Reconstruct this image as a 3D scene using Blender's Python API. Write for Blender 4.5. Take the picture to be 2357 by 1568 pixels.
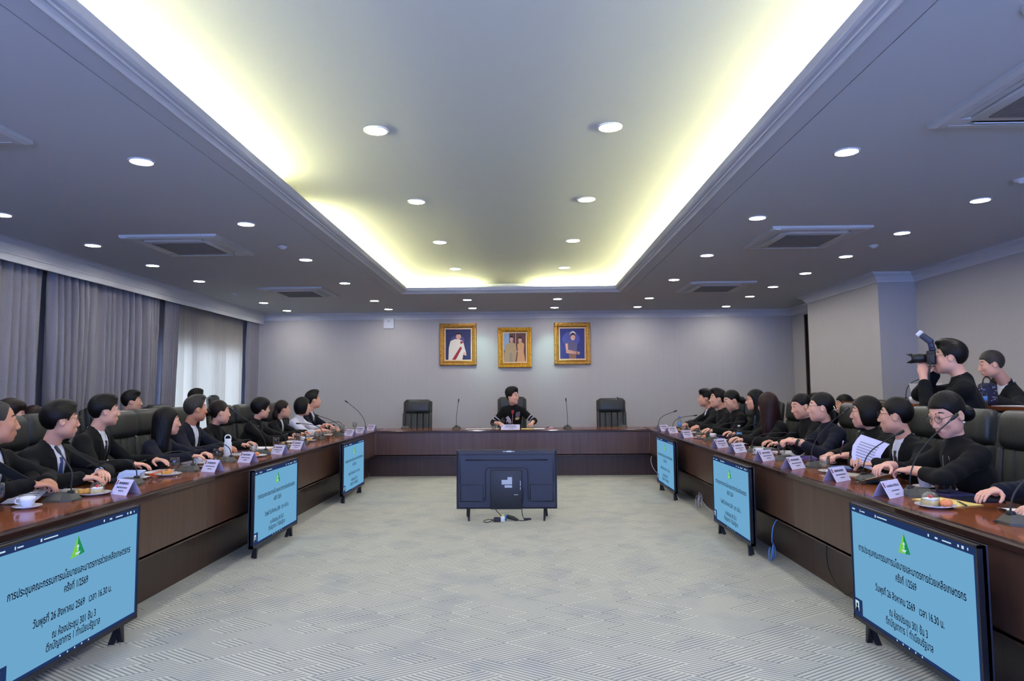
import bpy, bmesh, math, random
import numpy as np
from mathutils import Vector, Matrix, Euler
from mathutils.bvhtree import BVHTree

for o in list(bpy.data.objects):
    bpy.data.objects.remove(o, do_unlink=True)
scene = bpy.context.scene
COL = scene.collection
PI = math.pi

# ---------------------------------------------------------------- camera, sky, exposure
cam_d = bpy.data.cameras.new('camera')
cam_d.sensor_fit = 'HORIZONTAL'; cam_d.sensor_width = 36.0
cam_d.lens = 1569.2 * 36.0 / 2357.0
cam_d.clip_start = 0.05; cam_d.clip_end = 200
cam = bpy.data.objects.new('camera', cam_d); COL.objects.link(cam)
_p, _y, _r = math.radians(4.199), math.radians(1.0073), math.radians(-0.4426)
_F = Vector((-math.sin(_y)*math.cos(_p), math.cos(_y)*math.cos(_p), math.sin(_p)))
_R0 = Vector((math.cos(_y), math.sin(_y), 0)); _U0 = _R0.cross(_F)
_R = _R0*math.cos(_r) + _U0*math.sin(_r); _U = -_R0*math.sin(_r) + _U0*math.cos(_r)
cam.matrix_world = Matrix(((_R.x,_U.x,-_F.x,0),(_R.y,_U.y,-_F.y,0),(_R.z,_U.z,-_F.z,1.4),(0,0,0,1)))
scene.camera = cam

world = bpy.data.worlds.new('daylight'); scene.world = world
world.use_nodes = True
world.node_tree.nodes['Background'].inputs[0].default_value = (0.29, 0.41, 1.0, 1)  # daylight tinted deep blue, standing in for a screen behind the camera
world.node_tree.nodes['Background'].inputs[1].default_value = 16.0

vs = scene.view_settings
vs.view_transform = 'Standard'; vs.look = 'None'; vs.gamma = 1.0; vs.use_curve_mapping = False
vs.exposure = 0.0
try:
    scene.cycles.max_bounces = 6; scene.cycles.diffuse_bounces = 3; scene.cycles.glossy_bounces = 3
    scene.cycles.use_light_tree = False; scene.cycles.adaptive_threshold = 0.04
    scene.cycles.transmission_bounces = 6; scene.cycles.transparent_max_bounces = 8
    scene.cycles.caustics_reflective = False; scene.cycles.caustics_refractive = False
    scene.cycles.sample_clamp_indirect = 4.0
    scene.cycles.use_denoising = True
except Exception:
    pass

DOWNLIGHT_E = 195.0          # radiance of the downlight lenses
COVE_E = 330.0               # radiance of the cove tubes

# ---------------------------------------------------------------- helpers
def lin(c):
    return tuple((x/12.92 if x <= 0.04045 else ((x+0.055)/1.055)**2.4) for x in c)
def rgb(r, g, b):
    return lin((r/255.0, g/255.0, b/255.0))

MATS = {}
def mat(name, col, rough=0.5, metal=0.0, spec=0.5, noise=0.0, nscale=8.0, stretch=(1,1,1), bump=0.0, bscale=60.0,
        bstretch=None, coat=0.0, sheen=0.0, emit=None, estr=0.0, trans=0.0, ior=1.45, sss=0.0, alpha=1.0):
    if name in MATS: return MATS[name]
    m = bpy.data.materials.new(name); m.use_nodes = True
    nt = m.node_tree; b = nt.nodes['Principled BSDF']; L = nt.links
    b.inputs['Base Color'].default_value = (*col, 1)
    b.inputs['Roughness'].default_value = rough
    b.inputs['Metallic'].default_value = metal
    b.inputs['Specular IOR Level'].default_value = spec
    b.inputs['Coat Weight'].default_value = coat; b.inputs['Coat Roughness'].default_value = 0.06
    b.inputs['Sheen Weight'].default_value = sheen
    b.inputs['Transmission Weight'].default_value = trans; b.inputs['IOR'].default_value = ior
    if sss:
        b.inputs['Subsurface Weight'].default_value = sss
        b.inputs['Subsurface Radius'].default_value = (0.012, 0.005, 0.003); b.inputs['Subsurface Scale'].default_value = 1.0
    if emit:
        b.inputs['Emission Color'].default_value = (*emit, 1); b.inputs['Emission Strength'].default_value = estr
    if alpha < 1: b.inputs['Alpha'].default_value = alpha
    if noise or bump:
        tc = nt.nodes.new('ShaderNodeTexCoord')
        mp = nt.nodes.new('ShaderNodeMapping'); mp.inputs['Scale'].default_value = stretch
        L.new(tc.outputs['Object'], mp.inputs['Vector'])
    if noise:
        n = nt.nodes.new('ShaderNodeTexNoise'); n.inputs['Scale'].default_value = nscale; n.inputs['Detail'].default_value = 5
        L.new(mp.outputs['Vector'], n.inputs['Vector'])
        mr = nt.nodes.new('ShaderNodeMapRange')
        mr.inputs[1].default_value = 0.3; mr.inputs[2].default_value = 0.7
        mr.inputs[3].default_value = 1-noise; mr.inputs[4].default_value = 1+noise
        L.new(n.outputs['Fac'], mr.inputs[0])
        mx = nt.nodes.new('ShaderNodeMix'); mx.data_type = 'RGBA'; mx.blend_type = 'MULTIPLY'; mx.inputs[0].default_value = 1
        mx.inputs[6].default_value = (*col, 1); L.new(mr.outputs[0], mx.inputs[7])
        L.new(mx.outputs[2], b.inputs['Base Color'])
    if bump:
        mp2 = mp
        if bstretch:
            mp2 = nt.nodes.new('ShaderNodeMapping'); mp2.inputs['Scale'].default_value = bstretch
            L.new(tc.outputs['Object'], mp2.inputs['Vector'])
        n2 = nt.nodes.new('ShaderNodeTexNoise'); n2.inputs['Scale'].default_value = bscale; n2.inputs['Detail'].default_value = 3
        L.new(mp2.outputs['Vector'], n2.inputs['Vector'])
        bp = nt.nodes.new('ShaderNodeBump'); bp.inputs['Strength'].default_value = bump; bp.inputs['Distance'].default_value = 0.01
        L.new(n2.outputs['Fac'], bp.inputs['Height']); L.new(bp.outputs['Normal'], b.inputs['Normal'])
    MATS[name] = m
    return m

def emat(name, col, strength):
    if name in MATS: return MATS[name]
    m = bpy.data.materials.new(name); m.use_nodes = True
    nt = m.node_tree; nt.nodes.clear()
    e = nt.nodes.new('ShaderNodeEmission'); e.inputs[0].default_value = (*col, 1); e.inputs[1].default_value = strength
    o = nt.nodes.new('ShaderNodeOutputMaterial'); nt.links.new(e.outputs[0], o.inputs[0])
    MATS[name] = m
    return m

def tag(o, label=None, cat=None, group=None, kind=None):
    if label: o['label'] = label
    if cat: o['category'] = cat
    if group: o['group'] = group
    if kind: o['kind'] = kind
    return o

def empty(name, loc=(0,0,0), rz=0.0, label=None, cat=None, group=None, kind=None):
    o = bpy.data.objects.new(name, None); COL.objects.link(o)
    o.empty_display_size = 0.05
    o.location = loc; o.rotation_euler = (0,0,rz)
    return tag(o, label, cat, group, kind)

def link(name, me, parent=None, m=None):
    o = bpy.data.objects.new(name, me); COL.objects.link(o)
    if parent is not None: o.parent = parent
    if m is not None and not me.materials: me.materials.append(m)
    return o

def copy_tree(o, parent=None):
    c = o.copy(); COL.objects.link(c); c.parent = parent
    for ch in o.children: copy_tree(ch, c)
    return c

def mesh_np(name, V, quads=None, tris=None, smooth=True):
    me = bpy.data.meshes.new(name)
    V = np.asarray(V, np.float32).reshape(-1, 3)
    idx = []; tot = []
    if quads is not None and len(quads): q = np.asarray(quads, np.int32); idx.append(q.ravel()); tot.append(np.full(len(q), 4, np.int32))
    if tris is not None and len(tris): t = np.asarray(tris, np.int32); idx.append(t.ravel()); tot.append(np.full(len(t), 3, np.int32))
    if not idx: return me
    idx = np.concatenate(idx); tot = np.concatenate(tot)
    me.vertices.add(len(V)); me.vertices.foreach_set('co', V.ravel())
    me.loops.add(len(idx)); me.loops.foreach_set('vertex_index', idx)
    me.polygons.add(len(tot)); st = np.concatenate([[0], np.cumsum(tot)[:-1]]).astype(np.int32)
    me.polygons.foreach_set('loop_start', st)
    me.polygons.foreach_set('loop_total', tot)
    me.polygons.foreach_set('use_smooth', np.full(len(tot), smooth, bool))
    me.update(calc_edges=True); me.validate()
    return me

class MB:
    """collects shapes into one mesh"""
    def __init__(s): s.v = []; s.f = []; s.sm = []
    def add(s, vs, fs, smooth=False):
        b = len(s.v); s.v += [tuple(v) for v in vs]; s.f += [tuple(i+b for i in f) for f in fs]; s.sm += [smooth]*len(fs)
        return s
    def box(s, x0, x1, y0, y1, z0, z1, M=None):
        vs = [Vector((x,y,z)) for z in (z0,z1) for y in (y0,y1) for x in (x0,x1)]
        if M is not None: vs = [M @ v for v in vs]
        return s.add(vs, [(0,2,3,1),(4,5,7,6),(0,1,5,4),(2,6,7,3),(0,4,6,2),(1,3,7,5)])
    def rbox(s, x0, x1, y0, y1, z0, z1, r=0.02, seg=3, M=None, smooth=True):
        bm = bmesh.new(); bmesh.ops.create_cube(bm, size=1)
        for v in bm.verts: v.co = Vector(((x0+x1)/2+v.co.x*(x1-x0), (y0+y1)/2+v.co.y*(y1-y0), (z0+z1)/2+v.co.z*(z1-z0)))
        bmesh.ops.bevel(bm, geom=list(bm.edges), offset=r, segments=seg, profile=0.5, affect='EDGES')
        bm.verts.index_update()
        vs = [(M @ v.co) if M is not None else v.co.copy() for v in bm.verts]; fs = [[v.index for v in f.verts] for f in bm.faces]
        bm.free(); return s.add(vs, fs, smooth)
    def tube(s, pts, r, n=8, smooth=True, caps=True):
        pts = [Vector(p) for p in pts]; m = len(pts)
        rs = r if hasattr(r, '__len__') else [r]*m
        vs = []; nrm = None
        for i, p in enumerate(pts):
            t = (pts[min(i+1,m-1)] - pts[max(i-1,0)])
            t = t.normalized() if t.length > 1e-9 else Vector((0,0,1))
            if nrm is None:
                a = Vector((0,0,1)) if abs(t.z) < 0.9 else Vector((1,0,0)); nrm = t.cross(a).normalized()
            else:
                nrm = (nrm - t*nrm.dot(t)); nrm = nrm.normalized() if nrm.length > 1e-6 else t.orthogonal().normalized()
            bn = t.cross(nrm)
            for k in range(n):
                a = 2*PI*k/n; vs.append(p + (nrm*math.cos(a)+bn*math.sin(a))*rs[i])
        fs = [(i*n+k, i*n+(k+1)%n, (i+1)*n+(k+1)%n, (i+1)*n+k) for i in range(m-1) for k in range(n)]
        s.add(vs, fs, smooth)
        if caps:
            b = len(s.v) - len(vs)
            s.f.append(tuple(b+k for k in reversed(range(n)))); s.sm.append(False)
            s.f.append(tuple(b+(m-1)*n+k for k in range(n))); s.sm.append(False)
        return s
    def lathe(s, prof, n=20, c=(0,0,0), smooth=True, M=None, sx=1.0, sy=1.0):
        vs = []; fs = []
        for (r, z) in prof:
            for k in range(n):
                a = 2*PI*k/n; vs.append(Vector((c[0]+r*sx*math.cos(a), c[1]+r*sy*math.sin(a), c[2]+z)))
        for i in range(len(prof)-1):
            for k in range(n): fs.append((i*n+k, i*n+(k+1)%n, (i+1)*n+(k+1)%n, (i+1)*n+k))
        if prof[0][0] > 1e-5: fs.append(tuple(reversed(range(n))))
        if prof[-1][0] > 1e-5: fs.append(tuple((len(prof)-1)*n+k for k in range(n)))
        if M is not None: vs = [M @ v for v in vs]
        return s.add(vs, fs, smooth)
    def ell(s, c, r, n=10, M=None):
        prof = [(math.sin(PI*i/n), -math.cos(PI*i/n)) for i in range(n+1)]
        vs = []; k2 = 2*n
        for (a, z) in prof:
            for k in range(k2):
                t = 2*PI*k/k2; v = Vector((a*math.cos(t)*r[0], a*math.sin(t)*r[1], z*r[2]))
                if M is not None: v = M @ v
                vs.append(v + Vector(c))
        fs = [(i*k2+k, i*k2+(k+1)%k2, (i+1)*k2+(k+1)%k2, (i+1)*k2+k) for i in range(n) for k in range(k2)]
        return s.add(vs, fs, True)
    def poly(s, pts, t=0.0, up=(0,0,1)):
        """flat polygon, given thickness along up"""
        u = Vector(up); n = len(pts); a = [Vector(p) for p in pts]
        if t == 0: return s.add(a, [tuple(range(n))])
        b = [p + u*t for p in a]
        return s.add(a+b, [tuple(reversed(range(n))), tuple(range(n, 2*n))] + [(i, (i+1)%n, n+(i+1)%n, n+i) for i in range(n)])
    def sweep(s, prof, path, smooth=False):
        """profile [(d,z)] swept along horizontal path; d is to the right of travel"""
        P = [Vector((p[0],p[1],0)) for p in path]; z0 = [p[2] if len(p) > 2 else 0 for p in path]; vs = []; m = len(prof)
        for i, p in enumerate(P):
            d0 = (P[i]-P[i-1]).normalized() if i > 0 else None
            d1 = (P[i+1]-P[i]).normalized() if i < len(P)-1 else None
            if d0 is None: d0 = d1
            if d1 is None: d1 = d0
            r0 = Vector((d0.y,-d0.x,0)); r1 = Vector((d1.y,-d1.x,0)); r = r0+r1
            r = r / max(1e-6, r.length_squared) * 2
            for (d, z) in prof: vs.append(p + r*d + Vector((0,0,z+z0[i])))
        fs = [(i*m+k, (i+1)*m+k, (i+1)*m+k+1, i*m+k+1) for i in range(len(P)-1) for k in range(m-1)]
        s.add(vs, fs, smooth); b = len(s.v)-len(vs)
        s.f.append(tuple(b+k for k in range(m))); s.sm.append(False)
        s.f.append(tuple(b+(len(P)-1)*m+k for k in reversed(range(m)))); s.sm.append(False)
        return s
    def mesh(s, name):
        me = bpy.data.meshes.new(name); me.from_pydata(s.v, [], s.f)
        me.polygons.foreach_set('use_smooth', s.sm); me.update(); me.validate()
        bm = bmesh.new(); bm.from_mesh(me); bmesh.ops.recalc_face_normals(bm, faces=bm.faces[:]); bm.to_mesh(me); bm.free()
        return me
    def build(s, name, m, parent=None):
        return link(name, s.mesh(name), parent, m)

def arc(c, r, a0, a1, n):
    return [(c[0]+r*math.cos(a0+(a1-a0)*i/n), c[1]+r*math.sin(a0+(a1-a0)*i/n)) for i in range(n+1)]
def bez(p0, p1, p2, p3, n=10):
    p0,p1,p2,p3 = map(Vector, (p0,p1,p2,p3)); o = []
    for i in range(n+1):
        t = i/n; o.append(p0*(1-t)**3 + p1*3*t*(1-t)**2 + p2*3*t*t*(1-t) + p3*t**3)
    return o
# ---------------------------------------------------------------- materials of the room
def carpet_mat():
    m = bpy.data.materials.new('carpet'); m.use_nodes = True; nt = m.node_tree; L = nt.links; N = nt.nodes
    b = N['Principled BSDF']; b.inputs['Roughness'].default_value = 0.95; b.inputs['Specular IOR Level'].default_value = 0.1
    tc = N.new('ShaderNodeTexCoord')
    def math_(op, a, bb=None):
        n = N.new('ShaderNodeMath'); n.operation = op
        for i, x in enumerate((a, bb)):
            if x is None: continue
            if isinstance(x, (int, float)): n.inputs[i].default_value = x
            else: L.new(x, n.inputs[i])
        return n.outputs[0]
    sp = N.new('ShaderNodeSeparateXYZ'); L.new(tc.outputs['Object'], sp.inputs[0])
    x, y = sp.outputs[0], sp.outputs[1]
    xs_ = math_('MULTIPLY', x, 0.53); yc_ = math_('MULTIPLY', y, 0.848); u = math_('ADD', yc_, xs_); v = math_('SUBTRACT', yc_, xs_)
    c = 0.125
    cu = math_('FLOOR', math_('DIVIDE', u, c)); cv = math_('FLOOR', math_('DIVIDE', v, c))
    cb = N.new('ShaderNodeCombineXYZ'); L.new(cu, cb.inputs[0]); L.new(cv, cb.inputs[1])
    wn = N.new('ShaderNodeTexWhiteNoise'); wn.noise_dimensions = '2D'; L.new(cb.outputs[0], wn.inputs['Vector'])
    pick = math_('GREATER_THAN', wn.outputs['Value'], 0.5)
    p = c/5
    su = math_('SINE', math_('MULTIPLY', u, 2*PI/p)); sv = math_('SINE', math_('MULTIPLY', v, 2*PI/p))
    s = math_('ADD', math_('MULTIPLY', su, pick), math_('MULTIPLY', sv, math_('SUBTRACT', 1.0, pick)))
    st = N.new('ShaderNodeMapRange'); L.new(s, st.inputs[0])
    st.inputs[1].default_value = -0.75; st.inputs[2].default_value = 0.1; st.interpolation_type = 'SMOOTHSTEP'
    nz = N.new('ShaderNodeTexNoise'); nz.inputs['Scale'].default_value = 2.6; nz.inputs['Detail'].default_value = 3; L.new(tc.outputs['Object'], nz.inputs['Vector'])
    nr = N.new('ShaderNodeMapRange'); L.new(nz.outputs['Fac'], nr.inputs[0]); nr.inputs[1].default_value = 0.48; nr.inputs[2].default_value = 0.68
    mixd = N.new('ShaderNodeMix'); mixd.data_type = 'RGBA'; L.new(nr.outputs[0], mixd.inputs[0])
    mixd.inputs[6].default_value = (*rgb(136,139,134), 1); mixd.inputs[7].default_value = (*rgb(122,127,130), 1)
    mixl = N.new('ShaderNodeMix'); mixl.data_type = 'RGBA'; L.new(nr.outputs[0], mixl.inputs[0])
    mixl.inputs[6].default_value = (*rgb(194,195,182), 1); mixl.inputs[7].default_value = (*rgb(182,184,176), 1)
    mx = N.new('ShaderNodeMix'); mx.data_type = 'RGBA'; L.new(st.outputs[0], mx.inputs[0]); L.new(mixd.outputs[2], mx.inputs[6]); L.new(mixl.outputs[2], mx.inputs[7])
    n3 = N.new('ShaderNodeTexNoise'); n3.inputs['Scale'].default_value = 350; L.new(tc.outputs['Object'], n3.inputs['Vector'])
    bp = N.new('ShaderNodeBump'); bp.inputs['Strength'].default_value = 0.25; bp.inputs['Distance'].default_value = 0.004
    hm = math_('ADD', st.outputs[0], math_('MULTIPLY', n3.outputs['Fac'], 0.8)); L.new(hm, bp.inputs['Height'])
    L.new(bp.outputs['Normal'], b.inputs['Normal'])
    L.new(mx.outputs[2], b.inputs['Base Color'])
    return m
M_CARPET = carpet_mat()
M_WALL = mat('wallpaper', rgb(176,173,170), 0.85, spec=0.2, noise=0.02, nscale=3.0, stretch=(30,30,0.25), bump=0.06, bscale=5.0, bstretch=(60,60,1.5))
M_CEIL = mat('ceiling_paint', rgb(205,205,203), 0.8, spec=0.2)
M_TRIM = mat('trim_paint', rgb(206,205,204), 0.5, spec=0.35)
M_DARKDOOR = mat('dark_door_wood', rgb(38,26,22), 0.45)
M_CURT = mat('curtain_fabric', rgb(132,130,137), 0.9, spec=0.15, sheen=0.25, noise=0.05, nscale=90, bump=0.1, bscale=400)
def sheer_mat():
    m = bpy.data.materials.new('sheer_fabric'); m.use_nodes = True; nt = m.node_tree; nt.nodes.clear(); L = nt.links
    d = nt.nodes.new('ShaderNodeBsdfDiffuse'); d.inputs[0].default_value = (*rgb(186,182,176), 1)
    t = nt.nodes.new('ShaderNodeBsdfTranslucent'); t.inputs[0].default_value = (*rgb(168,148,104), 1)
    mx = nt.nodes.new('ShaderNodeMixShader'); mx.inputs[0].default_value = 0.5
    o = nt.nodes.new('ShaderNodeOutputMaterial')
    L.new(d.outputs[0], mx.inputs[1]); L.new(t.outputs[0], mx.inputs[2]); L.new(mx.outputs[0], o.inputs[0])
    return m
M_SHEER = sheer_mat()
def pane_mat():
    m = bpy.data.materials.new('window_glass'); m.use_nodes = True; nt = m.node_tree; nt.nodes.clear(); L = nt.links
    t = nt.nodes.new('ShaderNodeBsdfTransparent'); t.inputs[0].default_value = (0.9,0.94,0.95,1)
    g = nt.nodes.new('ShaderNodeBsdfGlossy'); g.inputs['Roughness'].default_value = 0.02
    mx = nt.nodes.new('ShaderNodeMixShader'); mx.inputs[0].default_value = 0.06
    o = nt.nodes.new('ShaderNodeOutputMaterial')
    L.new(t.outputs[0], mx.inputs[1]); L.new(g.outputs[0], mx.inputs[2]); L.new(mx.outputs[0], o.inputs[0])
    return m
M_PANE = pane_mat()
M_ALU = mat('window_aluminium', rgb(120,120,122), 0.4, metal=0.8)

# ---------------------------------------------------------------- the room
HC, HR = 2.95, 3.14
YB, YN = 13.45, -3.2
XL, XR = -5.5, 5.3
def struct(name, mb, m, parent=None, kind='structure'):
    o = mb.build(name, m, parent)
    if parent is None: o['kind'] = kind
    return o
def label(o, l, c):
    o['label'] = l; o['category'] = c; return o

label(struct('floor', MB().box(XL-0.1, XR+0.3, YN-0.1, YB+0.1, -0.08, 0.0), M_CARPET), 'pale grey carpet with a maze of fine diagonal lines', 'floor')
label(struct('wall_back', MB().box(XL-0.1, XR+0.3, YB, YB+0.12, 0, HC+0.3), M_WALL), 'plain grey papered wall behind the head table, hung with three portraits', 'wall')
w = MB()
w.box(XL-0.12, XL, YN, 10.25, 0, HC+0.3); w.box(XL-0.12, XL, 13.0, YB, 0, HC+0.3)
w.box(XL-0.12, XL, 10.25, 13.0, 0, 0.45); w.box(XL-0.12, XL, 10.25, 13.0, 2.2, HC+0.3)
label(struct('wall_left', w, M_WALL), 'long wall hidden behind the floor-length curtains', 'wall')
w = MB()
w.box(XR, XR+0.12, YN, 9.3, 0, HC+0.3); w.box(5.28, XR+0.12, 11.5, 12.28, 0, HC+0.3); w.box(5.28, XR+0.12, 12.28, 12.86, 2.78, HC+0.3); w.box(5.28, XR+0.12, 12.86, YB, 0, HC+0.3)
label(struct('wall_right', w, M_WALL), 'beige papered wall behind the photographer', 'wall')
label(struct('wall_pillar', MB().box(4.8, XR+0.12, 9.25, 11.55, 0, HC+0.3), M_WALL), 'broad papered pillar jutting out between door and photographer', 'pillar')
d = empty('door_1', (5.3, 12.57, 0), kind='structure'); label(d, 'narrow dark door beside the papered pillar', 'door')
MB().box(0.0, 0.05, -0.25, 0.25, 0.0, 2.74).build('door_leaf', M_DARKDOOR, d)
MB().box(-0.03, 0.06, -0.29, -0.245, 0, 2.78).box(-0.03, 0.06, 0.245, 0.29, 0, 2.78).box(-0.03, 0.06, -0.29, 0.29, 2.735, 2.78).build('door_frame', M_DARKDOOR, d)
MB().tube([(-0.04,0.17,1.0),(-0.06,0.17,1.0),(-0.06,0.08,1.0)], 0.009).build('door_handle', mat('steel', rgb(180,180,182), 0.3, metal=1.0), d)
# rear wall behind the camera; its windows are added for a screen's blue light
w = MB()
fill_wins = [(-4.9,-1.9),(-1.5,1.5),(1.9,4.9)]
w.box(XL, XR, YN-0.12, YN, 0, 0.5); w.box(XL, XR, YN-0.12, YN, 2.72, HC+0.3)
xs = [XL] + [v for p in fill_wins for v in p] + [XR]
for i in range(0, len(xs), 2): w.box(xs[i], xs[i+1], YN-0.12, YN, 0.5, 2.72)
label(struct('wall_rear', w, M_WALL), 'rear wall pierced by three wide windows', 'wall')
def window(n, x0, x1, y0, y1, z0, z1, lab, along='x'):
    o = empty('window_%d' % n, ((x0+x1)/2, (y0+y1)/2, z0), kind='structure'); label(o, lab, 'window')
    a = (x1-x0)/2 if along == 'x' else (y1-y0)/2; h = z1-z0
    def bx(mb, s0, s1, t0, t1, q0, q1):
        return mb.box(s0, s1, t0, t1, q0, q1) if along == 'x' else mb.box(t0, t1, s0, s1, q0, q1)
    f = MB()
    for s0, s1 in ((-a,-a+0.05),(a-0.05,a),(-0.025,0.025)): bx(f, s0, s1, -0.03, 0.03, 0, h)
    bx(f, -a, a, -0.03, 0.03, 0, 0.05); bx(f, -a, a, -0.03, 0.03, h-0.05, h)
    f.build('window_frame', M_ALU, o)
    for s0, s1 in ((-a+0.05,-0.025),(0.025,a-0.05)):
        bx(MB(), s0, s1, -0.003, 0.003, 0.05, h-0.05).build('pane', M_PANE, o)
window(1, XL-0.06, XL-0.06, 10.25, 13.0, 0.45, 2.2, 'daylit window behind the sheer curtain', 'y')
for i, (a, b) in enumerate(fill_wins):
    window(2+i, a, b, YN-0.06, YN-0.06, 0.5, 2.72, ['wide window in the rear wall, curtain side', 'wide window in the middle of the rear wall', 'wide window in the rear wall, pillar side'][i])

# ceiling with the coffer
gx0, gx1, gy0, gy1 = -2.075, 1.677, -0.8, 10.828
c = MB()
for (x0,x1,y0,y1) in ((XL,gx0,YN,YB),(gx1,XR+0.1,YN,YB),(gx0,gx1,gy1,YB),(gx0,gx1,YN,gy0)):
    c.add([(x0,y0,HC),(x1,y0,HC),(x1,y1,HC),(x0,y1,HC)], [(0,1,2,3)])
label(struct('ceiling', c, M_CEIL), 'low white ceiling around the long recessed tray', 'ceiling')
label(struct('ceiling_tray', MB().box(gx0-0.3, gx1+0.3, gy0-0.3, gy1+0.3, HR, HR+0.05), M_CEIL), 'raised ceiling of the long recessed tray', 'ceiling')
prof = [(0,0),(0,0.014),(0.009,0.014),(0.009,-0.002),(0.132,-0.002),(0.138,0.008),(0.143,-0.012),(0.158,-0.016),(0.17,-0.004),(0.184,0.006),(0.198,0.004),(0.202,0.014),(0.222,0.016),(0.236,0.024),(0.24,0.03),(0.24,0.075),(0.228,0.075),(0.226,0.022),(-0.2,0.022),(-0.2,0.2),(-0.25,0.2),(-0.25,0.0)]
label(struct('trim_1', MB().sweep(prof, [(gx0,gy0,HC),(gx0,gy1,HC),(gx1,gy1,HC),(gx1,gy0,HC)]), M_TRIM), 'stepped white moulding framing the recessed ceiling tray', 'moulding')
label(struct('trim_2', MB().sweep([(-0.25,0.2),(-0.25,0.0),(0.0,-0.002),(0.24,0.03),(0.24,0.075),(-0.2,0.08),(-0.2,0.2)], [(gx1,gy0,HC),(gx0,gy0,HC)]), M_TRIM), 'moulding at the near end of the ceiling tray', 'moulding')
crown = [(0,-0.125),(0.014,-0.125),(0.018,-0.108),(0.04,-0.085),(0.06,-0.055),(0.095,-0.03),(0.112,-0.024),(0.116,-0.01),(0.132,-0.008),(0.132,0.0),(0,0)]
label(struct('trim_3', MB().sweep(crown, [(-5.2,YB,HC),(5.28,YB,HC),(5.28,11.55,HC),(4.8,11.55,HC),(4.8,9.25,HC),(XR,9.25,HC),(XR,YN,HC)]), M_TRIM), 'white crown moulding along back wall, pillar and photographer wall', 'moulding')
label(struct('trim_4', MB().sweep([(0,-0.205),(0.012,-0.205),(0.014,-0.135),(0.022,-0.13),(0.024,-0.118),(0.05,-0.085),(0.075,-0.05),(0.11,-0.026),(0.116,-0.01),(0.132,-0.008),(0.132,0),(-0.02,0),(-0.02,-0.205)], [(-5.2,YN,HC),(-5.2,YB,HC)]), M_TRIM), 'deep white curtain pelmet along the window wall', 'pelmet')

# cove tubes hidden on the ledge of the tray
M_TUBE = emat('cove_tube_glow', (0.96, 0.96, 0.50), COVE_E)
M_BATTEN = mat('batten_white', rgb(225,225,222), 0.5)
def cove_tube(x0, y0, x1, y1, lab):
    L_ = math.hypot(x1-x0, y1-y0)
    o = empty('cove_light', ((x0+x1)/2, (y0+y1)/2, HC+0.0225), math.atan2(y1-y0, x1-x0), lab, 'light', 'tubes hidden in the ceiling tray ledge')
    MB().tube([(-L_/2+0.02,0,0.032),(L_/2-0.02,0,0.032)], 0.013, 8).build('tube', M_TUBE, o)
    MB().box(-L_/2, L_/2, -0.02, 0.02, 0.0, 0.016).box(-L_/2, -L_/2+0.02, -0.015, 0.015, 0.016, 0.045).box(L_/2-0.02, L_/2, -0.015, 0.015, 0.016, 0.045).build('batten', M_BATTEN, o)
def along(y0s):
    return [(y, min(y+1.18, 10.56)) for y in y0s]
CLL = along([-0.6,0.6,1.8,3.0,4.15]) + along([6.2,7.4,8.6,9.75])
CLR = along([-0.6,0.6,1.8,3.0,4.2,5.4,6.6,7.8,9.0]) + [(10.2,10.56)]
for q, (ys, x, where) in enumerate(((CLL, gx0-0.09, 'curtain'), (CLR, gx1+0.09, 'pillar'))):
    for i, (ya, yb) in enumerate(ys):
        k = len(ys)-1-i
        cove_tube(x, ya+0.01, x, yb-0.01, 'glowing tube on the tray ledge, %s side, %s' % (where, 'farthest' if k == 0 else ['', 'second', 'third', 'fourth', 'fifth', 'sixth', 'seventh', 'eighth', 'ninth', 'tenth'][k] + ' from the back'))
for a, b in ((-1.95,-0.75),(0.2,1.4)):
    cove_tube(a, gy1+0.09, b, gy1+0.09, 'glowing tube at the far end of the tray, %s half' % ('curtain-side' if a < 0 else 'pillar-side'))

# ---------------------------------------------------------------- downlights
M_LENS = emat('downlight_glow', (1.0, 0.955, 0.90), DOWNLIGHT_E)
M_RING = mat('downlight_ring', rgb(225,225,224), 0.4)
ring_me = MB().sweep([(0.0,0.005),(0.0,-0.001),(-0.004,-0.003),(-0.014,-0.002),(-0.016,0.005)], [(0.069*math.cos(-2*PI*k/20), 0.069*math.sin(-2*PI*k/20)) for k in range(21)], True).mesh('trim_ring'); ring_me.materials.append(M_RING)
lens_me = MB().poly([(0.07*math.cos(2*PI*k/16), 0.07*math.sin(2*PI*k/16), 0.0) for k in range(16)][::-1]).mesh('lens'); lens_me.materials.append(M_LENS)
def downlight(x, y, z, lab, grp):
    o = empty('downlight', (x, y, z-0.005), 0, lab, 'light', grp)
    link('trim_ring', ring_me, o); link('lens', lens_me, o)
    return o
ORD = ['first','second','third','fourth','fifth','sixth','seventh','eighth','ninth']
rows = [(-2.55, HC, [0.95,2.7,4.42,6.14,7.86,9.61,11.53,12.74], 'ceiling strip on the curtain side of the tray'),
        (2.133, HC, [0.95,2.7,4.42,6.14,7.86,9.61,11.53,12.74], 'ceiling strip on the pillar side of the tray'),
        (-0.973, HR, [0.95,2.7,4.42,6.14,7.86,9.61], 'raised tray, row nearer the curtains'),
        (0.581, HR, [0.95,2.7,4.42,6.14,7.86,9.61], 'raised tray, row nearer the pillar'),
        (-0.96, HC, [11.52,12.7], 'ceiling above the head table, left of the middle portrait'),
        (0.577, HC, [11.52,12.72], 'ceiling above the head table, right of the middle portrait'),
        (-4.5, HC, [1.1,2.3,3.4,4.5,5.71,6.96,8.11,9.3,11.645,12.8], 'ceiling row along the curtains'),
        (3.805, HC, [1.1,2.3,3.4,4.5,5.64,6.82,8.02,9.18,10.38,11.45,12.8], 'ceiling row along the pillar wall')]
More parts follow.
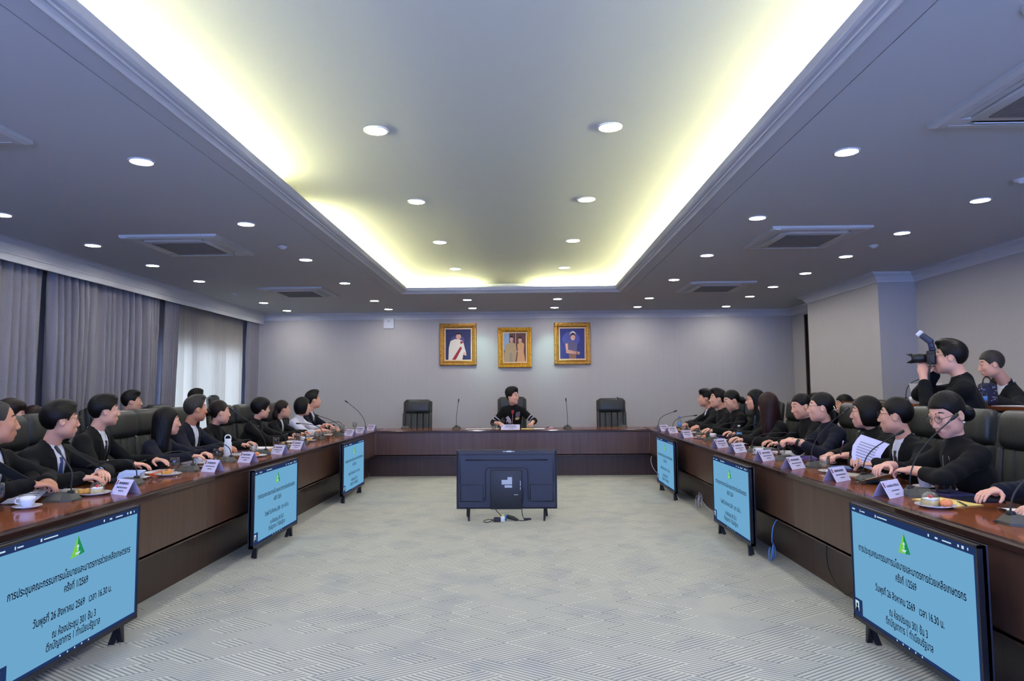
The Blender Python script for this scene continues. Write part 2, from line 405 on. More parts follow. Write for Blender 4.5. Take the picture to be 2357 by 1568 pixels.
for x, z, ys, where in rows:
    n = len(ys)
    for i, y in enumerate(ys):
        k = n-1-i
        pos = ['last', 'second to last', 'third from the back', 'fourth from the back', 'fifth from the back', 'sixth from the back', 'seventh from the back', 'eighth from the back', 'ninth from the back', 'tenth from the back', 'eleventh from the back'][k]
        dl = downlight(x, y, z, ('round downlight, %s, %s' % (pos, where)), 'round ceiling downlights')
        if abs(x) < 1.0 and y > 12.0:      # the two lamps that graze the picture wall
            ld = bpy.data.lights.new('picture_lamp', 'SPOT'); ld.energy = 42; ld.color = (0.55, 1.0, 0.92); ld.spot_size = math.radians(46); ld.spot_blend = 0.9; ld.shadow_soft_size = 0.06
            lo = bpy.data.objects.new('picture_lamp', ld); COL.objects.link(lo); lo.parent = dl; lo.location = (0, 0, -0.03)
            tgt = Vector(((-0.83 if x < 0 else 0.49) - x, YB - y, 2.15 - z)); lo.rotation_euler = tgt.to_track_quat('-Z', 'Y').to_euler()

# ---------------------------------------------------------------- ceiling air conditioners
M_ACW = mat('air_conditioner_plastic', rgb(206,204,198), 0.45)
M_ACG = mat('air_conditioner_grille', rgb(120,116,110), 0.6, bump=0.6, bscale=200)
M_ACD = mat('air_conditioner_slot', rgb(22,22,24), 0.6)
def ac_unit():
    o = empty('ceiling_air_conditioner', (0,0,0))
    h = 0.48
    f = MB(); f.sweep([(0,0),(0,-0.022),(0.03,-0.034),(0.075,-0.036),(0.075,-0.012)], [(-h,-h),(-h,h),(h,h),(h,-h),(-h,-h)]); f.build('panel_frame', M_ACW, o)
    MB().box(-h+0.05, h-0.05, -h+0.05, h-0.05, -0.012, 0.0).build('slot_tray', M_ACD, o)
    inner = 0.31
    b = MB(); b.rbox(-inner-0.025, inner+0.025, -inner-0.025, inner+0.025, -0.04, -0.008, 0.012, 2)
    for sx in (-1,1):
        for sy in (-1,1): b.box(*sorted((sx*inner, sx*(h-0.05))), *sorted((sy*inner, sy*(h-0.05))), -0.034, -0.008)
    b.build('body', M_ACW, o)
    g = MB()
    for i in range(24):
        y = -0.25 + i*0.5/23; g.box(-0.255, 0.255, y-0.006, y+0.006, -0.047, -0.038)
    g.box(-0.265,0.265,-0.265,-0.255,-0.047,-0.038).box(-0.265,0.265,0.255,0.265,-0.047,-0.038).box(-0.265,-0.255,-0.265,0.265,-0.047,-0.038).box(0.255,0.265,-0.265,0.265,-0.047,-0.038)
    g.build('intake_grille', M_ACG, o)
    for k in range(4):
        R_ = Matrix.Rotation(k*PI/2, 4, 'Z')
        T = R_ @ Matrix.Translation((0, 0.372, -0.03)) @ Matrix.Rotation(math.radians(28 if k in (0,2) else -12), 4, 'X')
        MB().box(-0.29, 0.29, -0.026, 0.026, -0.003, 0.003, T).build('louver', M_ACW, o)
    return o
ac = ac_unit()
spots = [(-3.48,3.55,'ceiling air conditioner cut by the picture edge above the curtain-side table'), (-3.48,6.99,'ceiling air conditioner with open louvers, middle of the curtain side'), (-3.45,10.4,'farthest ceiling air conditioner on the curtain side'),
         (2.88,3.5,'large near ceiling air conditioner above the pillar-side table'), (2.87,6.95,'ceiling air conditioner in the middle of the pillar side'), (2.89,10.28,'farthest ceiling air conditioner on the pillar side')]
for i, (x, y, l) in enumerate(spots):
    o = ac if i == 0 else copy_tree(ac)
    o.location = (x, y, HC); tag(o, l, 'air conditioner', 'cassette air conditioners in the ceiling')
sens = MB().lathe([(0.05,0),(0.05,-0.012),(0.035,-0.024),(0.02,-0.03),(0.02,-0.034),(0.0,-0.034)], 18).mesh('ceiling_sensor'); sens.materials.append(M_ACW)
for x, y, l in ((-2.556,7.11,'small white ceiling sensor beside the curtain-side downlights'), (3.82,7.41,'small white ceiling sensor among the pillar-side downlights'), (-4.51,10.48,'small white ceiling sensor near the curtains'), (3.73,5.07,'small white ceiling sensor close to the near air conditioner')):
    o = link('ceiling_sensor', sens); o.location = (x, y, HC); tag(o, l, 'sensor', 'ceiling sensors')

# ---------------------------------------------------------------- curtains
def curtain(name, y0, y1, x, z0, z1, pitch, amp, seed, m, lean=0.0, lab='', flare=None, nz=14, pinch=0.5):
    rnd = random.Random(seed); n = max(24, int((y1-y0)/pitch*10)); W = y1-y0
    ph = [rnd.uniform(0, 2*PI) for _ in range(6)]
    V = np.zeros(((n+1)*(nz+1), 3)); q = []
    for j in range(nz+1):
        t = j/nz; z = z1 + (z0-z1)*t
        for i in range(n+1):
            u = i/n; s = u*W/pitch
            warp = 0.35*math.sin(s*0.9+ph[0]) + 0.2*math.sin(s*1.7+ph[1]) + t*0.5*math.sin(s*0.55+ph[2])
            a = amp*(0.75+0.35*math.sin(s*0.6+ph[3]))*(1-pinch*(1-t)**6)
            dx = a*math.sin(2*PI*(s+warp)) + 0.3*a*math.sin(2*PI*2*(s+warp)+ph[4]) + 0.02*t*math.sin(s+ph[5])
            yv = y0 + u*W + lean*t*(0.4+0.6*u)
            if flare: yv += flare*(t**2)*max(0.0, (u-0.6)/0.4)
            V[j*(n+1)+i] = (x+dx, yv, z)
    for j in range(nz):
        for i in range(n): q.append((j*(n+1)+i, j*(n+1)+i+1, (j+1)*(n+1)+i+1, (j+1)*(n+1)+i))
    me = mesh_np(name, V, q); o = link(name, me, None, m)
    tag(o, lab, 'curtain', 'curtains along the window wall'); return o
XC = -5.345
curtain('curtain', 5.2, 7.42, XC, 0.02, 2.92, 0.15, 0.075, 3, M_CURT, 0.0, 'grey curtain panel nearest the camera, deep pleats')
curtain('curtain', 7.5, 9.85, XC, 0.02, 2.92, 0.135, 0.072, 5, M_CURT, -0.08, 'wide grey curtain panel in the middle of the window wall')
curtain('curtain', 9.88, 10.35, XC+0.06, 0.02, 2.92, 0.07, 0.03, 9, M_CURT, -0.2, 'narrow gathered grey curtain swept back beside the sheer one')
curtain('sheer_curtain', 10.05, 12.92, XC-0.045, 0.02, 2.92, 0.105, 0.03, 11, M_SHEER, 0.0, 'pale sheer curtain glowing with daylight')
curtain('curtain', 12.9, 13.4, XC+0.07, 0.02, 2.92, 0.12, 0.04, 15, M_CURT, 0.0, 'narrow grey curtain in the corner by the back wall')
curtain('curtain', -3.0, 5.0, XC, 0.02, 2.92, 0.17, 0.05, 21, M_CURT, 0.0, 'grey curtain stretch out of the picture beside the camera', nz=8)
# ---------------------------------------------------------------- tables
def wood(name, c1, c2, rough, coat, axis):
    m = bpy.data.materials.new(name); m.use_nodes = True; nt = m.node_tree; L = nt.links; N = nt.nodes
    b = N['Principled BSDF']; b.inputs['Roughness'].default_value = rough; b.inputs['Coat Weight'].default_value = coat; b.inputs['Coat Roughness'].default_value = 0.05
    tc = N.new('ShaderNodeTexCoord'); mp = N.new('ShaderNodeMapping'); L.new(tc.outputs['Object'], mp.inputs['Vector'])
    mp.inputs['Scale'].default_value = {'y': (14,0.7,14), 'x': (0.7,14,14), 'z': (9,9,0.5)}[axis]
    n = N.new('ShaderNodeTexNoise'); n.inputs['Scale'].default_value = 2.2; n.inputs['Detail'].default_value = 6; n.inputs['Roughness'].default_value = 0.6
    L.new(mp.outputs['Vector'], n.inputs['Vector'])
    r = N.new('ShaderNodeValToRGB'); r.color_ramp.elements[0].position = 0.3; r.color_ramp.elements[1].position = 0.72
    r.color_ramp.elements[0].color = (*c1,1); r.color_ramp.elements[1].color = (*c2,1)
    L.new(n.outputs['Fac'], r.inputs[0]); L.new(r.outputs[0], b.inputs['Base Color'])
    return m
M_TOPY = wood('table_wood_long', rgb(124,66,37), rgb(162,94,55), 0.15, 0.3, 'y')
M_TOPX = wood('table_wood_cross', rgb(124,66,37), rgb(162,94,55), 0.15, 0.3, 'x')
M_RIM = mat('table_rim', rgb(58,38,32), 0.16, coat=0.4)
M_FRONT = wood('table_front_veneer', rgb(70,48,37), rgb(90,65,52), 0.32, 0.1, 'z')
M_PLINTH = wood('table_plinth_veneer', rgb(52,35,28), rgb(68,48,39), 0.38, 0.05, 'z')
M_GAP = mat('joint_dark', rgb(18,13,11), 0.8)
ZT = 0.755
def side_table(s, xin, lab):
    """s=+1: table lies towards -x of its inner edge (curtain side); s=-1 the mirror"""
    o = empty('meeting_table', (xin, 6.6, 0), 0, lab, 'table', 'tables set in a horseshoe')
    def X(d): return -s*d
    def bx(mb, d0, d1, y0, y1, z0, z1):
        a, b = sorted((X(d0), X(d1))); return mb.box(a, b, y0-6.6, y1-6.6, z0, z1)
    y0, y1 = 1.5, 12.0
    bx(MB(), 0.046, 0.70, y0, y1, 0.715, ZT).build('tabletop', M_TOPY, o)
    rim = MB(); pr = [(0.045,0.0),(0.045,0.04),(0.042,0.0402),(0.04,0.038),(0.038,0.0402),(0.012,0.0402),(0.004,0.037),(0.0,0.03),(0.0,0.005),(0.004,0.0)]
    vs = []; n = len(pr)
    for y in (y0, 11.226): vs += [(X(d), y-6.6, 0.715+z) for d, z in pr]
    rim.add(vs, [(i, (i+1)%n, n+(i+1)%n, n+i) for i in range(n)] + [tuple(range(n)), tuple(range(n,2*n))]); rim.build('rim', M_RIM, o)
    seams = [1.55,2.45,3.87,5.29,6.71,8.13,9.55,10.4,11.24]
    for a, b in zip(seams[:-1], seams[1:]):
        bx(MB(), 0.018, 0.04, a+0.0015, b-0.0015, 0.335, 0.714).build('front_panel', M_FRONT, o)
        bx(MB(), 0.155, 0.175, a+0.001, b-0.001 + (0.13 if b > 11 else 0), 0.0, 0.36).build('plinth_panel', M_PLINTH, o)
    bx(MB(), 0.041, 0.05, 1.55, 11.24, 0.34, 0.714).build('backing', M_GAP, o)
    bx(MB(), 0.018, 0.155, 1.55, 11.24, 0.345, 0.36).build('underside', M_PLINTH, o)
    for y in ((1.52, 4.32, 9.47, 11.9) if s > 0 else (1.52, 4.68, 8.1, 11.9)): bx(MB(), 0.2, 0.5, y, y+0.03, 0.0, 0.715).build('end_support', M_PLINTH, o)
    return o
side_table(1, -2.432, 'long wooden meeting table on the curtain side')
side_table(-1, 2.015, 'long wooden meeting table on the pillar side')
o = empty('head_table', (-0.2085, 11.226, 0), 0, 'wooden head table across the far end joining both side tables', 'table', 'tables set in a horseshoe')
hx = 2.2235
MB().box(-hx-0.0, hx, 0.046, 0.77, 0.715, ZT).build('tabletop', M_TOPX, o)
rim = MB(); pr = [(0.045,0.0),(0.045,0.04),(0.042,0.0402),(0.04,0.038),(0.038,0.0402),(0.012,0.0402),(0.004,0.037),(0.0,0.03),(0.0,0.005),(0.004,0.0)]; n = len(pr)
rim.add([(x, d, 0.715+z) for x in (-hx+0.0, hx) for d, z in pr], [(i, (i+1)%n, n+(i+1)%n, n+i) for i in range(n)] + [tuple(range(n)), tuple(range(n,2*n))]); rim.build('rim', M_RIM, o)
xs = [-hx-0.016, -hx/2, 0.0, hx/2, hx+0.016]
for i, (a, b) in enumerate(zip(xs[:-1], xs[1:])):
    MB().box(a+0.0012, b-0.0012, 0.018, 0.04, 0.335, 0.714).build('front_panel', M_FRONT, o)
    MB().box(a+0.001 - (0.135 if i == 0 else 0), b-0.001 + (0.135 if i == 3 else 0), 0.155, 0.175, 0.0, 0.36).build('plinth_panel', M_PLINTH, o)
MB().box(-hx-0.016, hx+0.016, 0.041, 0.05, 0.34, 0.714).build('backing', M_GAP, o)
MB().box(-hx-0.015, hx+0.015, 0.018, 0.155, 0.345, 0.36).build('underside', M_PLINTH, o)
for x in (-1.4, 0.5, 1.5): MB().box(x, x+0.03, 0.2, 0.70, 0.0, 0.715).build('end_support', M_PLINTH, o)

# ---------------------------------------------------------------- screens
M_BEZEL = mat('tv_bezel', rgb(24,26,34), 0.32)
M_SCREEN = emat('slide_background', rgb(108,166,204), 1.0)
M_NAVY = emat('slide_title_bar', rgb(34,52,96), 1.0)
M_INK = emat('slide_ink', rgb(20,24,44), 1.0)
M_LOGO1 = emat('logo_green_light', rgb(120,200,80), 1.0); M_LOGO2 = emat('logo_green_dark', rgb(30,140,90), 1.0); M_WHITE_E = emat('slide_white', rgb(190,220,235), 1.0)
M_SKINE = emat('slide_portrait', rgb(170,180,200), 1.0)
def text_mesh(body, size, width=None, align='CENTER', name='caption'):
    c = bpy.data.curves.new(name, 'FONT'); c.body = body; c.size = size; c.resolution_u = 2; c.align_x = align; c.offset = 0.0009*size/0.052
    o = bpy.data.objects.new(name, c); COL.objects.link(o)
    bpy.context.view_layer.update()
    dg = bpy.context.evaluated_depsgraph_get()
    me = bpy.data.meshes.new_from_object(o.evaluated_get(dg)); me.name = name
    bpy.data.objects.remove(o); bpy.data.curves.remove(c)
    co = np.zeros(len(me.vertices)*3, np.float32); me.vertices.foreach_get('co', co); co = co.reshape(-1,3)
    if width and len(co):
        w = co[:,0].max()-co[:,0].min(); co[:,0] *= width/w
        cx = (co[:,0].max()+co[:,0].min())/2 if align == 'CENTER' else 0
        co[:,0] -= cx
    # stand upright facing -y
    out = np.stack([co[:,0], np.zeros(len(co)), co[:,1]], -1).astype(np.float32)
    me.vertices.foreach_set('co', out.ravel()); me.update(); me.materials.clear()
    return me
TW, TH = 1.11, 0.645
LINES = [('การประชุมคณะกรรมการนโยบายและมาตรการช่วยเหลือเกษตรกร', 0.052, 0.84, 0.365), ('ครั้งที่ 1/2569', 0.052, 0.165, 0.475), ('วันพุธที่ 26 สิงหาคม 2569   เวลา 16.30 น.', 0.052, 0.54, 0.645),
         ('ณ ห้องประชุม 301 ชั้น 3', 0.052, 0.30, 0.79), ('ตึกบัญชาการ 1 ทำเนียบรัฐบาล', 0.052, 0.37, 0.875)]
TXT = []
for b_, s_, w_, v_ in LINES:
    me = text_mesh(b_, s_, w_*TW); me.materials.append(M_INK); TXT.append((me, v_))
M_TVBACK = mat('tv_back_plastic', rgb(40,44,60), 0.38, noise=0.05, nscale=20)
M_TVBACK2 = mat('tv_back_box_plastic', rgb(34,37,46), 0.45)
M_STICK = mat('sticker_paper', rgb(190,196,205), 0.6)
def tv_base(label_, loc, rz, fr=0.012):
    o = empty('television', loc, rz, label_, 'television', 'flat televisions standing inside the horseshoe')
    z0 = 0.10
    f = MB()
    a, h = TW/2, TH; bz = 0.011
    f.box(-a, a, -0.024, 0.014, z0, z0+bz+0.012).box(-a, a, -0.024, 0.014, z0+h-bz, z0+h).box(-a, -a+bz, -0.024, 0.014, z0, z0+h).box(a-bz, a, -0.024, 0.014, z0, z0+h)
    f.build('bezel', M_BEZEL, o)
    b = MB(); b.box(-a, a, 0.0, 0.022, z0, z0+h)
    b.add([(-a,0.022,z0),(a,0.022,z0),(a,0.022,z0+h),(-a,0.022,z0+h),(-a+0.025,0.034,z0+0.02),(a-0.025,0.034,z0+0.02),(a-0.025,0.034,z0+h-0.025),(-a+0.025,0.034,z0+h-0.025)],
          [(0,1,5,4),(1,2,6,5),(2,3,7,6),(3,0,4,7),(4,5,6,7)])
    b.build('back_cover', M_TVBACK, o)
    for sx in (-1, 1):
        ft = MB(); x = sx*(a-0.13)
        ft.add([(x-0.02,-0.01,z0+0.005),(x+0.02,-0.01,z0+0.005),(x+0.02,0.015,z0+0.005),(x-0.02,0.015,z0+0.005),(x+sx*0.02-0.009,-fr,0.0),(x+sx*0.02+0.009,-fr,0.0),(x+sx*0.02+0.009,-fr+0.03,0.0),(x+sx*0.02-0.009,-fr+0.03,0.0)],
               [(0,1,5,4),(1,2,6,5),(2,3,7,6),(3,0,4,7),(4,5,6,7),(0,3,2,1)])
        ft.add([(x-0.02,-0.01,z0+0.005),(x+0.02,-0.01,z0+0.005),(x+0.02,0.015,z0+0.005),(x-0.02,0.015,z0+0.005),(x-sx*0.02-0.009,fr*1.6,0.0),(x-sx*0.02+0.009,fr*1.6,0.0),(x-sx*0.02+0.009,fr*1.6+0.03,0.0),(x-sx*0.02-0.009,fr*1.6+0.03,0.0)],
               [(0,1,5,4),(1,2,6,5),(2,3,7,6),(3,0,4,7),(4,5,6,7),(0,3,2,1)])
        ft.build('foot', M_BEZEL, o)
    return o
def tv_slide(o):
    z0 = 0.10; a, h = TW/2-0.011, TH-0.034; zb = z0+0.023
    s = MB().box(-a, a, -0.0205, -0.0, zb, zb+h).build('screen', M_SCREEN, o)
    def strip(name, m, u0, u1, v0, v1, y=-0.0212):
        return MB().poly([(-a+2*a*u0, y, zb+h*(1-v1)), (-a+2*a*u1, y, zb+h*(1-v1)), (-a+2*a*u1, y, zb+h*(1-v0)), (-a+2*a*u0, y, zb+h*(1-v0))]).build(name, m, s)
    strip('title_bar', M_NAVY, 0, 1, 0, 0.055); strip('task_bar', M_NAVY, 0, 1, 0.972, 1.0)
    strip('frame_edge', M_NAVY, 0, 0.012, 0.055, 0.972)
    strip('frame_edge', M_NAVY, 0.985, 1, 0.055, 0.972)
    for u0, u1, v0, v1 in ((0.02,0.05,0.022,0.034),(0.1,0.107,0.016,0.04),(0.115,0.15,0.024,0.034),(0.25,0.26,0.016,0.04),(0.27,0.36,0.023,0.033),(0.69,0.70,0.018,0.038),(0.74,0.76,0.022,0.036),(0.79,0.85,0.024,0.034),(0.89,0.9,0.018,0.036),(0.915,0.93,0.016,0.038),(0.95,0.957,0.018,0.036),
                       (0.40,0.408,0.979,0.993),(0.45,0.458,0.979,0.993),(0.50,0.508,0.979,0.993),(0.55,0.558,0.979,0.993),(0.60,0.608,0.979,0.993)):
        strip('menu_icon', M_WHITE_E, u0, u1, v0, v1, -0.0218)
    strip('video_tile', M_NAVY, 0.0, 0.085, 0.84, 0.972, -0.0215); strip('video_tile_wall', M_WHITE_E, 0.012, 0.05, 0.862, 0.95, -0.0219)
    e = MB(); cx, cz = -a+2*a*0.031, zb+h*(1-0.9)
    e.poly([(cx+0.009*math.cos(t*PI/6), -0.0224, cz+0.012*math.sin(t*PI/6)) for t in range(12)]); e.poly([(cx-0.018,-0.0224,zb+h*0.05),(cx+0.018,-0.0224,zb+h*0.05),(cx+0.012,-0.0224,cz-0.012),(cx-0.012,-0.0224,cz-0.012)])
    e.build('video_figure', M_INK, s)
    def lg(name, m, pts, y): MB().poly([(p[0], y, zb+h*(1-0.255)+p[1]) for p in pts]).build(name, m, s)
    lg('logo', M_LOGO1, [(-0.055,0.0),(0.055,0.012),(0.0,0.105)], -0.0214)
    lg('logo_shade', M_LOGO2, [(0.012,0.005),(0.055,0.012),(0.0,0.105),(-0.002,0.06)], -0.0218)
    g = MB()
    for cx, cz, r in ((0.0,0.052,0.009),(0.0,0.036,0.006)): g.poly([(cx+r*math.cos(t*PI/6), -0.0222, zb+h*(1-0.255)+cz+r*math.sin(t*PI/6)) for t in range(12)])
    g.poly([(-0.022,-0.0222,zb+h*0.745+0.022),(0.022,-0.0222,zb+h*0.745+0.026),(0.012,-0.0222,zb+h*0.745+0.014),(-0.012,-0.0222,zb+h*0.745+0.012)])
    g.build('logo_emblem', M_WHITE_E, s)
    for me, v in TXT:
        t = link('caption', me, s); t.location = (0, -0.0216, zb + h*(1-v) - 0.016)
    return o
XTL, XTR = -2.29, 1.885
for y, l in ((3.48,'television with blue slide, nearest on the curtain side'), (6.29,'television with blue slide, middle one on the curtain side'), (9.12,'television with blue slide, farthest on the curtain side')):
    tv_slide(tv_base(l, (XTL, y, 0), PI/2))
for y, l in ((3.46,'television with blue slide, nearest on the pillar side'), (6.33,'television with blue slide, middle one on the pillar side'), (9.21,'television with blue slide, farthest on the pillar side')):
    tv_slide(tv_base(l, (XTR, y, 0), -PI/2))
o = tv_base('dark television seen from behind in the middle of the carpet', (-0.205, 7.65, 0), PI, 0.11)
zc = 0.10
def back_box(name, m, x0, x1, z0, z1, y0, y1, r=0.01): return MB().rbox(x0, x1, y0, y1, zc+z0, zc+z1, r, 2).build(name, m, o)
RZ = Matrix.Identity(4)
bk = MB()     # pressed ridges of the cover
def ridge(pts, r=0.0055): bk.tube([(p[0], 0.0345, zc+p[1]) for p in pts], r, 6)
a = TW/2
ridge([(-a+0.04,0.28),(-a+0.04,TH-0.05),(a-0.04,TH-0.05),(a-0.04,0.28)])
ridge([(-a+0.10,TH-0.11),(a-0.10,TH-0.11)], 0.008)
ridge([(-a+0.035,0.085),(-0.255,0.085),(-0.235,0.10),(-0.235,0.40),(-0.225,0.435),(-0.195,0.45),(0.195,0.45),(0.225,0.435),(0.235,0.40),(0.235,0.10),(0.255,0.085),(a-0.035,0.085)], 0.007)
for sx in (-1,1): ridge([(sx*(a-0.045),0.10),(sx*(a-0.045),0.265),(sx*0.26,0.265),(sx*0.26,0.10)])
bk.build('cover_ridges', M_TVBACK2, o)
back_box('electronics_box', M_TVBACK2, -0.17, 0.18, 0.0, 0.425, 0.03, 0.062, 0.008)
for x0, x1, z0, z1 in ((-0.06,0.055,0.27,0.32),(-0.06,-0.01,0.32,0.35),(-0.06,0.022,0.235,0.262)):
    MB().box(x0, x1, 0.062, 0.0635, zc+z0, zc+z1).build('sticker', M_STICK, o)
MB().box(-0.09,0.04,0.0335,0.0355,zc+TH-0.022,zc+TH-0.014).build('asset_label', M_STICK, o)
MB().box(-0.055,-0.005,0.0336,0.036,zc+TH-0.024,zc+TH-0.01).build('asset_label', mat('paper_white', rgb(226,228,232), 0.7), o)
for x, z in ((-0.115,0.395),(0.09,0.395),(-0.115,0.105),(0.09,0.105)): MB().ell((x,0.063,zc+z),(0.006,0.003,0.006),6).build('screw', M_BEZEL, o)
MB().box(-0.155,-0.148,0.062,0.0636,zc+0.21,zc+0.31).box(-0.125,-0.08,0.062,0.0636,zc+0.155,zc+0.161).build('port_marks', M_STICK, o)
MB().tube(bez((-0.15,0.066,zc+0.25),(-0.21,0.09,zc+0.24),(-0.18,0.09,zc+0.13),(-0.17,0.07,zc+0.08)) + bez((-0.17,0.07,zc+0.08),(-0.16,0.06,zc-0.02),(-0.16,0.10,0.03),(-0.2,0.16,0.006)), 0.0045, 6).build('signal_cable', M_BEZEL, o)
MB().tube(bez((0.17,0.05,zc+0.2),(0.21,0.07,zc+0.12),(0.16,0.06,zc+0.05),(0.10,0.1,zc-0.02)) + bez((0.10,0.1,zc-0.02),(0.05,0.14,0.04),(0.03,0.16,0.01),(0.0,0.18,0.008)), 0.0045, 6).build('power_cable', M_BEZEL, o)

# extension leads and cables lying on the carpet
M_BLKP = mat('black_plastic', rgb(26,27,30), 0.45); M_WHP = mat('white_plastic', rgb(226,228,230), 0.45)
M_YEL = mat('yellow_plastic', rgb(214,196,90), 0.5); M_BLUP = mat('blue_plastic', rgb(60,140,190), 0.5)
c = empty('cable_bundle', (-0.29, 7.42, 0), 0, 'tangle of black leads and a white plug on the carpet behind the dark television', 'cable')
MB().rbox(-0.05,0.02,-0.03,0.03,0,0.045,0.006,2).build('adapter', M_BLKP, c); MB().rbox(0.025,0.07,-0.025,0.025,0.0,0.055,0.008,2).build('plug', M_WHP, c)
MB().rbox(0.03,0.06,0.03,0.06,0.0,0.07,0.006,2).build('yellow_plug', M_YEL, c); MB().rbox(0.065,0.095,0.035,0.065,0.02,0.065,0.006,2).build('blue_plug', M_BLUP, c)
MB().tube([(0.09,0.05,0.045),(0.16,0.03,0.03),(0.20,0.01,0.018),(0.215,0.005,0.014)], [0.022,0.022,0.014,0.006], 10).build('strip_handle', M_BLKP, c)
MB().tube(bez((0.215,0.005,0.012),(0.26,0.0,0.006),(0.3,0.05,0.005),(0.35,0.1,0.005)), 0.004, 6).build('lead', M_BLKP, c)
MB().tube(bez((-0.05,0,0.02),(-0.12,0.06,0.02),(-0.2,-0.03,0.01),(-0.13,-0.06,0.005)) + bez((-0.13,-0.06,0.005),(-0.05,-0.07,0.01),(-0.1,0.02,0.03),(-0.03,-0.04,0.006)), 0.004, 6).build('lead', M_BLKP, c)
MB().rbox(0.27,0.35,0.08,0.105,0.0,0.02,0.006,2).build('inline_switch', M_BLKP, c)
rnd = random.Random(4)
def coil(name, loc, rad, turns, m, lab, tail, wire=0.003):
    pts = []
    for i in range(turns*14+1):
        t = i/14*2*PI; r = rad*(0.75+0.25*math.sin(i*0.37)); pts.append((0.02*math.sin(t*0.3)+r*math.cos(t)*0.5, r*math.cos(t), max(0.004, rad+r*math.sin(t)*0.98)))
    o = empty(name, loc, 0, lab, 'cable', 'loose cables by the table fronts'); MB().tube(pts, wire, 6).build('loops', m, o); MB().tube(tail, wire, 6).build('lead_end', m, o); return o
M_WIRE = mat('white_cable', rgb(206,208,216), 0.5); M_BWIRE = mat('blue_cable', rgb(70,120,190), 0.5)
coil('cable_coil', (2.06, 8.25, 0), 0.09, 5, M_WIRE, 'coiled white cable against the plinth behind the farthest pillar-side television', bez((0,-0.09,0.1),(0.05,-0.3,0.02),(0.0,-0.6,0.005),(0.05,-0.75,0.005)) + [(0.06,-0.85,0.12),(0.06,-0.86,0.3)])
coil('cable_coil', (1.98, 5.62, 0.02), 0.07, 3, M_BWIRE, 'blue cables hanging below the table behind the middle pillar-side television', bez((0,0,0.14),(0.0,0.02,0.3),(0.06,0.03,0.34),(0.1,0.02,0.33)), 0.005)
coil('cable_coil', (-2.52, 10.55, 0.02), 0.05, 3, M_WIRE, 'white cable tangle in the corner behind the farthest curtain-side television', bez((0,0,0.1),(0.0,0.05,0.2),(0.0,0.1,0.25),(-0.03,0.1,0.33)))
coil('cable_coil', (2.1, 10.2, 0.02), 0.05, 2, M_WIRE, 'white cable looping in the corner beside the head table', bez((0,0,0.1),(-0.1,0.3,0.02),(-0.2,0.5,0.25),(-0.1,0.7,0.33)))
MB_ = MB().tube(bez((0,0,0.33),(-0.02,0.1,0.1),(-0.03,-0.2,0.02),(-0.02,-0.3,0.02)) + bez((-0.02,-0.3,0.02),(0.0,-0.42,0.08),(0.0,-0.5,0.2),(0.0,-0.5,0.33)), 0.004, 6).build('hanging_cable', M_BLKP)
MB_.location = (2.16, 5.0, 0); tag(MB_, 'dark cable drooping below the pillar-side table front', 'cable', 'loose cables by the table fronts')

# ---------------------------------------------------------------- leather chairs
M_LEATHER = mat('black_leather', rgb(44,47,44), 0.42, spec=0.45, noise=0.12, nscale=12, bump=0.18, bscale=120)
M_LEATHER2 = mat('black_leather_pad', rgb(40,43,42), 0.36, spec=0.5, noise=0.1, nscale=9, bump=0.22, bscale=14, bstretch=(5,5,1))
M_CHROME = mat('chair_metal', rgb(60,60,62), 0.3, metal=0.9)
def make_chair():
    o = empty('leather_chair', (0,0,0))
    MB().rbox(-0.25, 0.25, -0.25, 0.27, 0.335, 0.435, 0.045, 4).build('seat', M_LEATHER, o)
    T = Matrix.Translation((0,-0.27,0.44)) @ Matrix.Rotation(math.radians(7), 4, 'X')
    MB().rbox(-0.27, 0.27, -0.085, -0.01, -0.02, 0.79, 0.036, 4, T).build('back_shell', M_LEATHER, o)
    for k in range(4):
        x0 = -0.22 + k*0.11; MB().rbox(x0+0.001, x0+0.109, -0.03, 0.035, 0.03, 0.555, 0.016, 3, T).build('back_channel', M_LEATHER, o)
    MB().rbox(-0.25, 0.25, -0.07, 0.075, 0.55, 0.81, 0.062, 5, T).build('headrest', M_LEATHER2, o)
    for sx in (-1, 1):
        MB().rbox(*sorted((sx*0.218, sx*0.27)), -0.06, 0.05, 0.05, 0.56, 0.022, 3, T).build('side_bolster', M_LEATHER, o)
    MB().tube([(0,0,0.09),(0,0,0.36)], 0.028, 10).build('gas_lift', M_CHROME, o)
    for k in range(5):
        a = 2*PI*k/5 + 0.3; p = Vector((0.25*math.cos(a), 0.25*math.sin(a)-0.03, 0.075))
        MB().tube([(0,0,0.11), p], [0.028,0.018], 8).build('base_leg', M_CHROME, o)
        MB().ell((p.x, p.y, 0.032), (0.03,0.03,0.032), 6).build('caster', M_BLKP, o)
    return o
CHAIR0 = [None]
def chair(x, y, rz, lab, grp, dz=0.0):
    if CHAIR0[0] is None: CHAIR0[0] = make_chair(); c = CHAIR0[0]
    else: c = copy_tree(CHAIR0[0])
    c.location = (x, y, 0); c.rotation_euler = (0,0,rz); c.scale = (1,1,1+dz)
    tag(c, lab, 'chair', grp); return c
chair(-2.0, 12.42, PI, 'empty black leather chair at the head table, curtain side of the seated woman', 'leather chairs at the head table')
chair(-0.235, 12.46, PI, 'black leather chair in which the woman at the head table sits', 'leather chairs at the head table', 0.03)
chair(1.61, 12.42, PI, 'empty black leather chair at the head table, pillar side of the seated woman', 'leather chairs at the head table')

